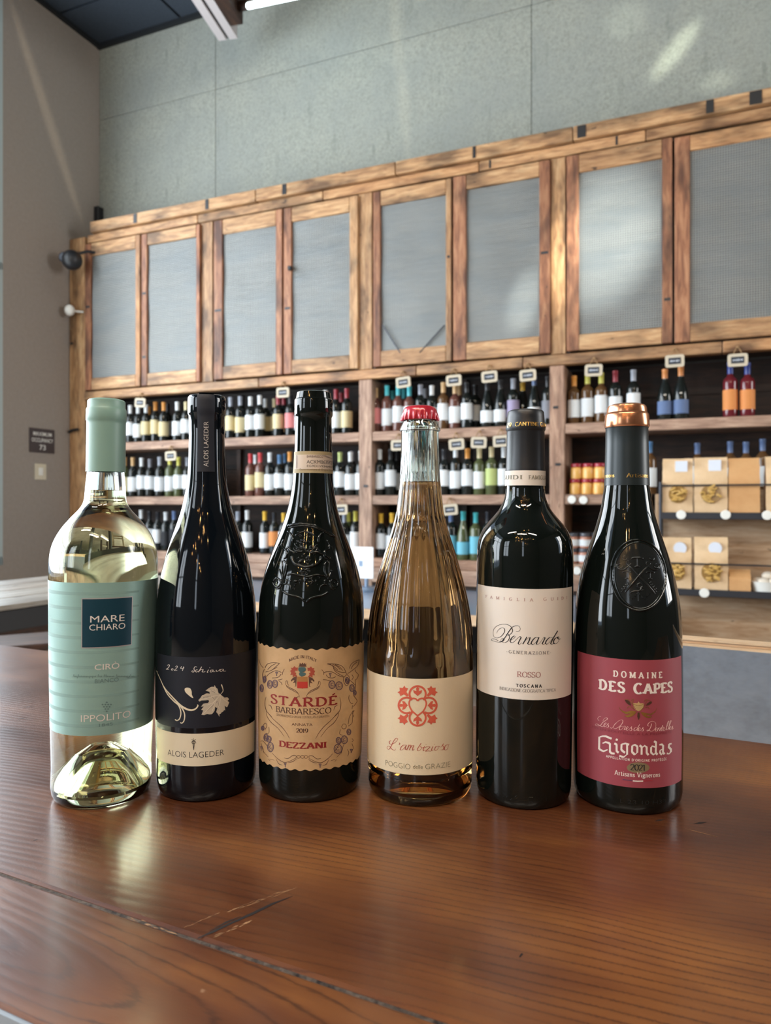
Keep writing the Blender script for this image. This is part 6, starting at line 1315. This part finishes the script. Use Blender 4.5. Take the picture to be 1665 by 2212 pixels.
b6.polys('emblem_cup', [[(880, 822), (915, 818), (940, 822), (960, 795), (982, 824), (1012, 824), (1038, 826), (1030, 880), (995, 925), (960, 940), (920, 925), (888, 880)]], GO3, L6, o6, s6)
b6.polys('emblem_leaf', [[(668, 868), (690, 910), (730, 940), (790, 950), (850, 930), (930, 945), (905, 985), (860, 1020), (800, 1035), (745, 1010), (800, 1000), (840, 975), (770, 985), (715, 950), (680, 910)], [(1232, 885), (1215, 925), (1180, 960), (1130, 980), (1060, 965), (985, 950), (1020, 1000), (1070, 1035), (1130, 1040), (1165, 1018), (1100, 1015), (1060, 990), (1140, 1000), (1200, 960), (1222, 925)]], GO2, L6, o6, s6)
b6.polys('emblem_bud', [[(755, 770), (800, 778), (830, 800), (850, 860), (800, 835), (770, 805)], [(1160, 800), (1120, 800), (1080, 830), (1070, 860), (1110, 850), (1150, 825)], [(945, 960), (975, 960), (980, 1020), (962, 1075), (940, 1020)]], DKO, L6, o6, s6, e=.0003)
b6.strokes('emblem_line', [(spline(p, 4), 1.0) for p in ([(755, 770), (810, 770), (850, 810), (880, 840)], [(855, 780), (880, 762), (888, 785), (870, 800), (880, 850), (930, 930)], [(790, 900), (810, 870), (850, 880), (900, 920)], [(1040, 800), (1060, 775), (1100, 775), (1150, 795)], [(1080, 780), (1060, 830), (1020, 900), (980, 940)], [(1120, 910), (1100, 880), (1060, 885)], [(880, 835), (920, 850), (960, 858), (1000, 850), (1035, 832)])], GO2, L6, o6, s6)
# oval moulded seal with crossed keys
o9 = (1290, 1140); s9 = 8.763; sr = []
ov = [(790 + 462 * math.cos(t) + 20 * math.sin(t), 905 + 628 * math.sin(t) - 30 * math.cos(t) * 0) for t in [i * 2 * math.pi / 48 for i in range(49)]]
SEAL = b6.relief('oval_seal', [(ov, 1.7), ([(790 + (x - 790) * 1.13 - 12, 905 + (y - 905) * 1.07 - 10) for x, y in ov], 1.5)], M['darkglass'], None, o9, s9, .0, 10, fat=1.6)
M['sealg'] = P('moulded_seal_glass', (.010, .012, .012), .13, IOR=1.52)
b6.polys('seal_disc', [[(790 + (x - 790) * .985, 905 + (y - 905) * .985) for x, y in ov[:-1]]], M['sealg'], SEAL, o9, s9, e=.0009) if False else None
vs_, fs_ = [], []
for j in range(13):
    for k in range(48): t = k * 2 * math.pi / 48; q_ = max(j / 12, .001); vs_.append((o9[0] + (790 + 462 * q_ * math.cos(t)) / s9, o9[1] + (905 + 628 * q_ * math.sin(t)) / s9))
for j in range(12):
    for k in range(48): k2 = (k + 1) % 48; fs_.append((j * 48 + k, j * 48 + k2, j * 48 + 48 + k2, j * 48 + 48 + k))
sd = b6.flat('seal_disc', [b6.px(*v) for v in vs_], fs_, M['sealg'], SEAL, e=.0007); sd.data.shade_smooth()
rope = [([(790 + (462 * 1.06) * math.cos(t), 905 + (628 * 1.035) * math.sin(t)), (790 + (462 * 1.085) * math.cos(t + .03), 905 + (628 * 1.05) * math.sin(t + .03))], 1.0) for t in [i * 2 * math.pi / 64 for i in range(64)]]
b6.relief('rope_rim', rope, M['darkglass'], SEAL, o9, s9, -.6, fat=1.3)
def rs(p, w_, k=4): sr.append((spline(p, k) if len(p) > 2 else p, w_))
rs([(590, 710), (700, 820), (770, 900), (940, 1080), (1080, 1250)], 1.5); rs([(960, 710), (850, 820), (770, 920), (640, 1080), (520, 1225)], 1.5)
rs([(990, 1130), (1140, 1180)], 1.0)
for cx_, cy_, sg_n in ((500, 660, 1), (1040, 660, -1)):
    for dx, dy in ((-60 * sg_n, 60), (20 * sg_n, -90), (90 * sg_n, 10)):
        sr.append(([(cx_ + dx + 42 * math.cos(t), cy_ + dy + 42 * math.sin(t)) for t in [i * .7 for i in range(8)]], .95))
    rs([(cx_ - 130 * sg_n, cy_ + 20), (cx_ - 100 * sg_n, cy_ + 110), (cx_, cy_ + 130), (cx_ + 90 * sg_n, cy_ + 60)], 1.2)
def tee(x, y, w_, h, t=1.1):
    rs([(x - w_, y + 25), (x - w_ + 8, y), (x, y - 6), (x + w_ - 8, y), (x + w_, y + 25)], t); rs([(x, y), (x, y + h)], t); rs([(x - w_ * .5, y + h + 8), (x, y + h), (x + w_ * .5, y + h + 8)], t)
tee(750, 570, 95, 160, 1.3); tee(555, 830, 70, 125); tee(990, 840, 70, 120)
for bx0, by0, sg_n in ((500, 1080, 1), (1060, 1080, -1)):
    for k in range(4):
        rs([(bx0 + sg_n * (60 - 34 * k), by0 - 60 + 40 * k), (bx0 + sg_n * (90 - 34 * k), by0 - 20 + 42 * k), (bx0 + sg_n * (50 - 34 * k), by0 + 10 + 40 * k)], .9)
sr.append(([(795 + 48 * math.cos(t), 1095 + 45 * math.sin(t)) for t in [i * .6 for i in range(11)]], 1.2)); rs([(830, 1130), (790, 1190), (680, 1200), (610, 1240)], 1.1); rs([(790, 1190), (870, 1170)], 1.0); rs([(765, 1200), (770, 1380)], 1.1)
for k in range(9): sr.append(([(600 + 45 * k, 1270 + 50 * math.sin(k * 1.3)), (622 + 45 * k, 1290 + 50 * math.sin(k * 1.3 + .5)), (610 + 45 * k, 1310 + 50 * math.sin(k * 1.3))], .9))
b6.relief('crossed_keys', sr, M['sealg'], SEAL, o9, s9, -.1, fat=1.45, e=.0007)
M['embl'] = P('moulded_glass_lettering', (.02, .022, .022), .12, IOR=1.52)
b6.text('L 23 10 H33', 1340, 1436, 1738, 9, M['embl'], b6.th, -.02, e=.0002)
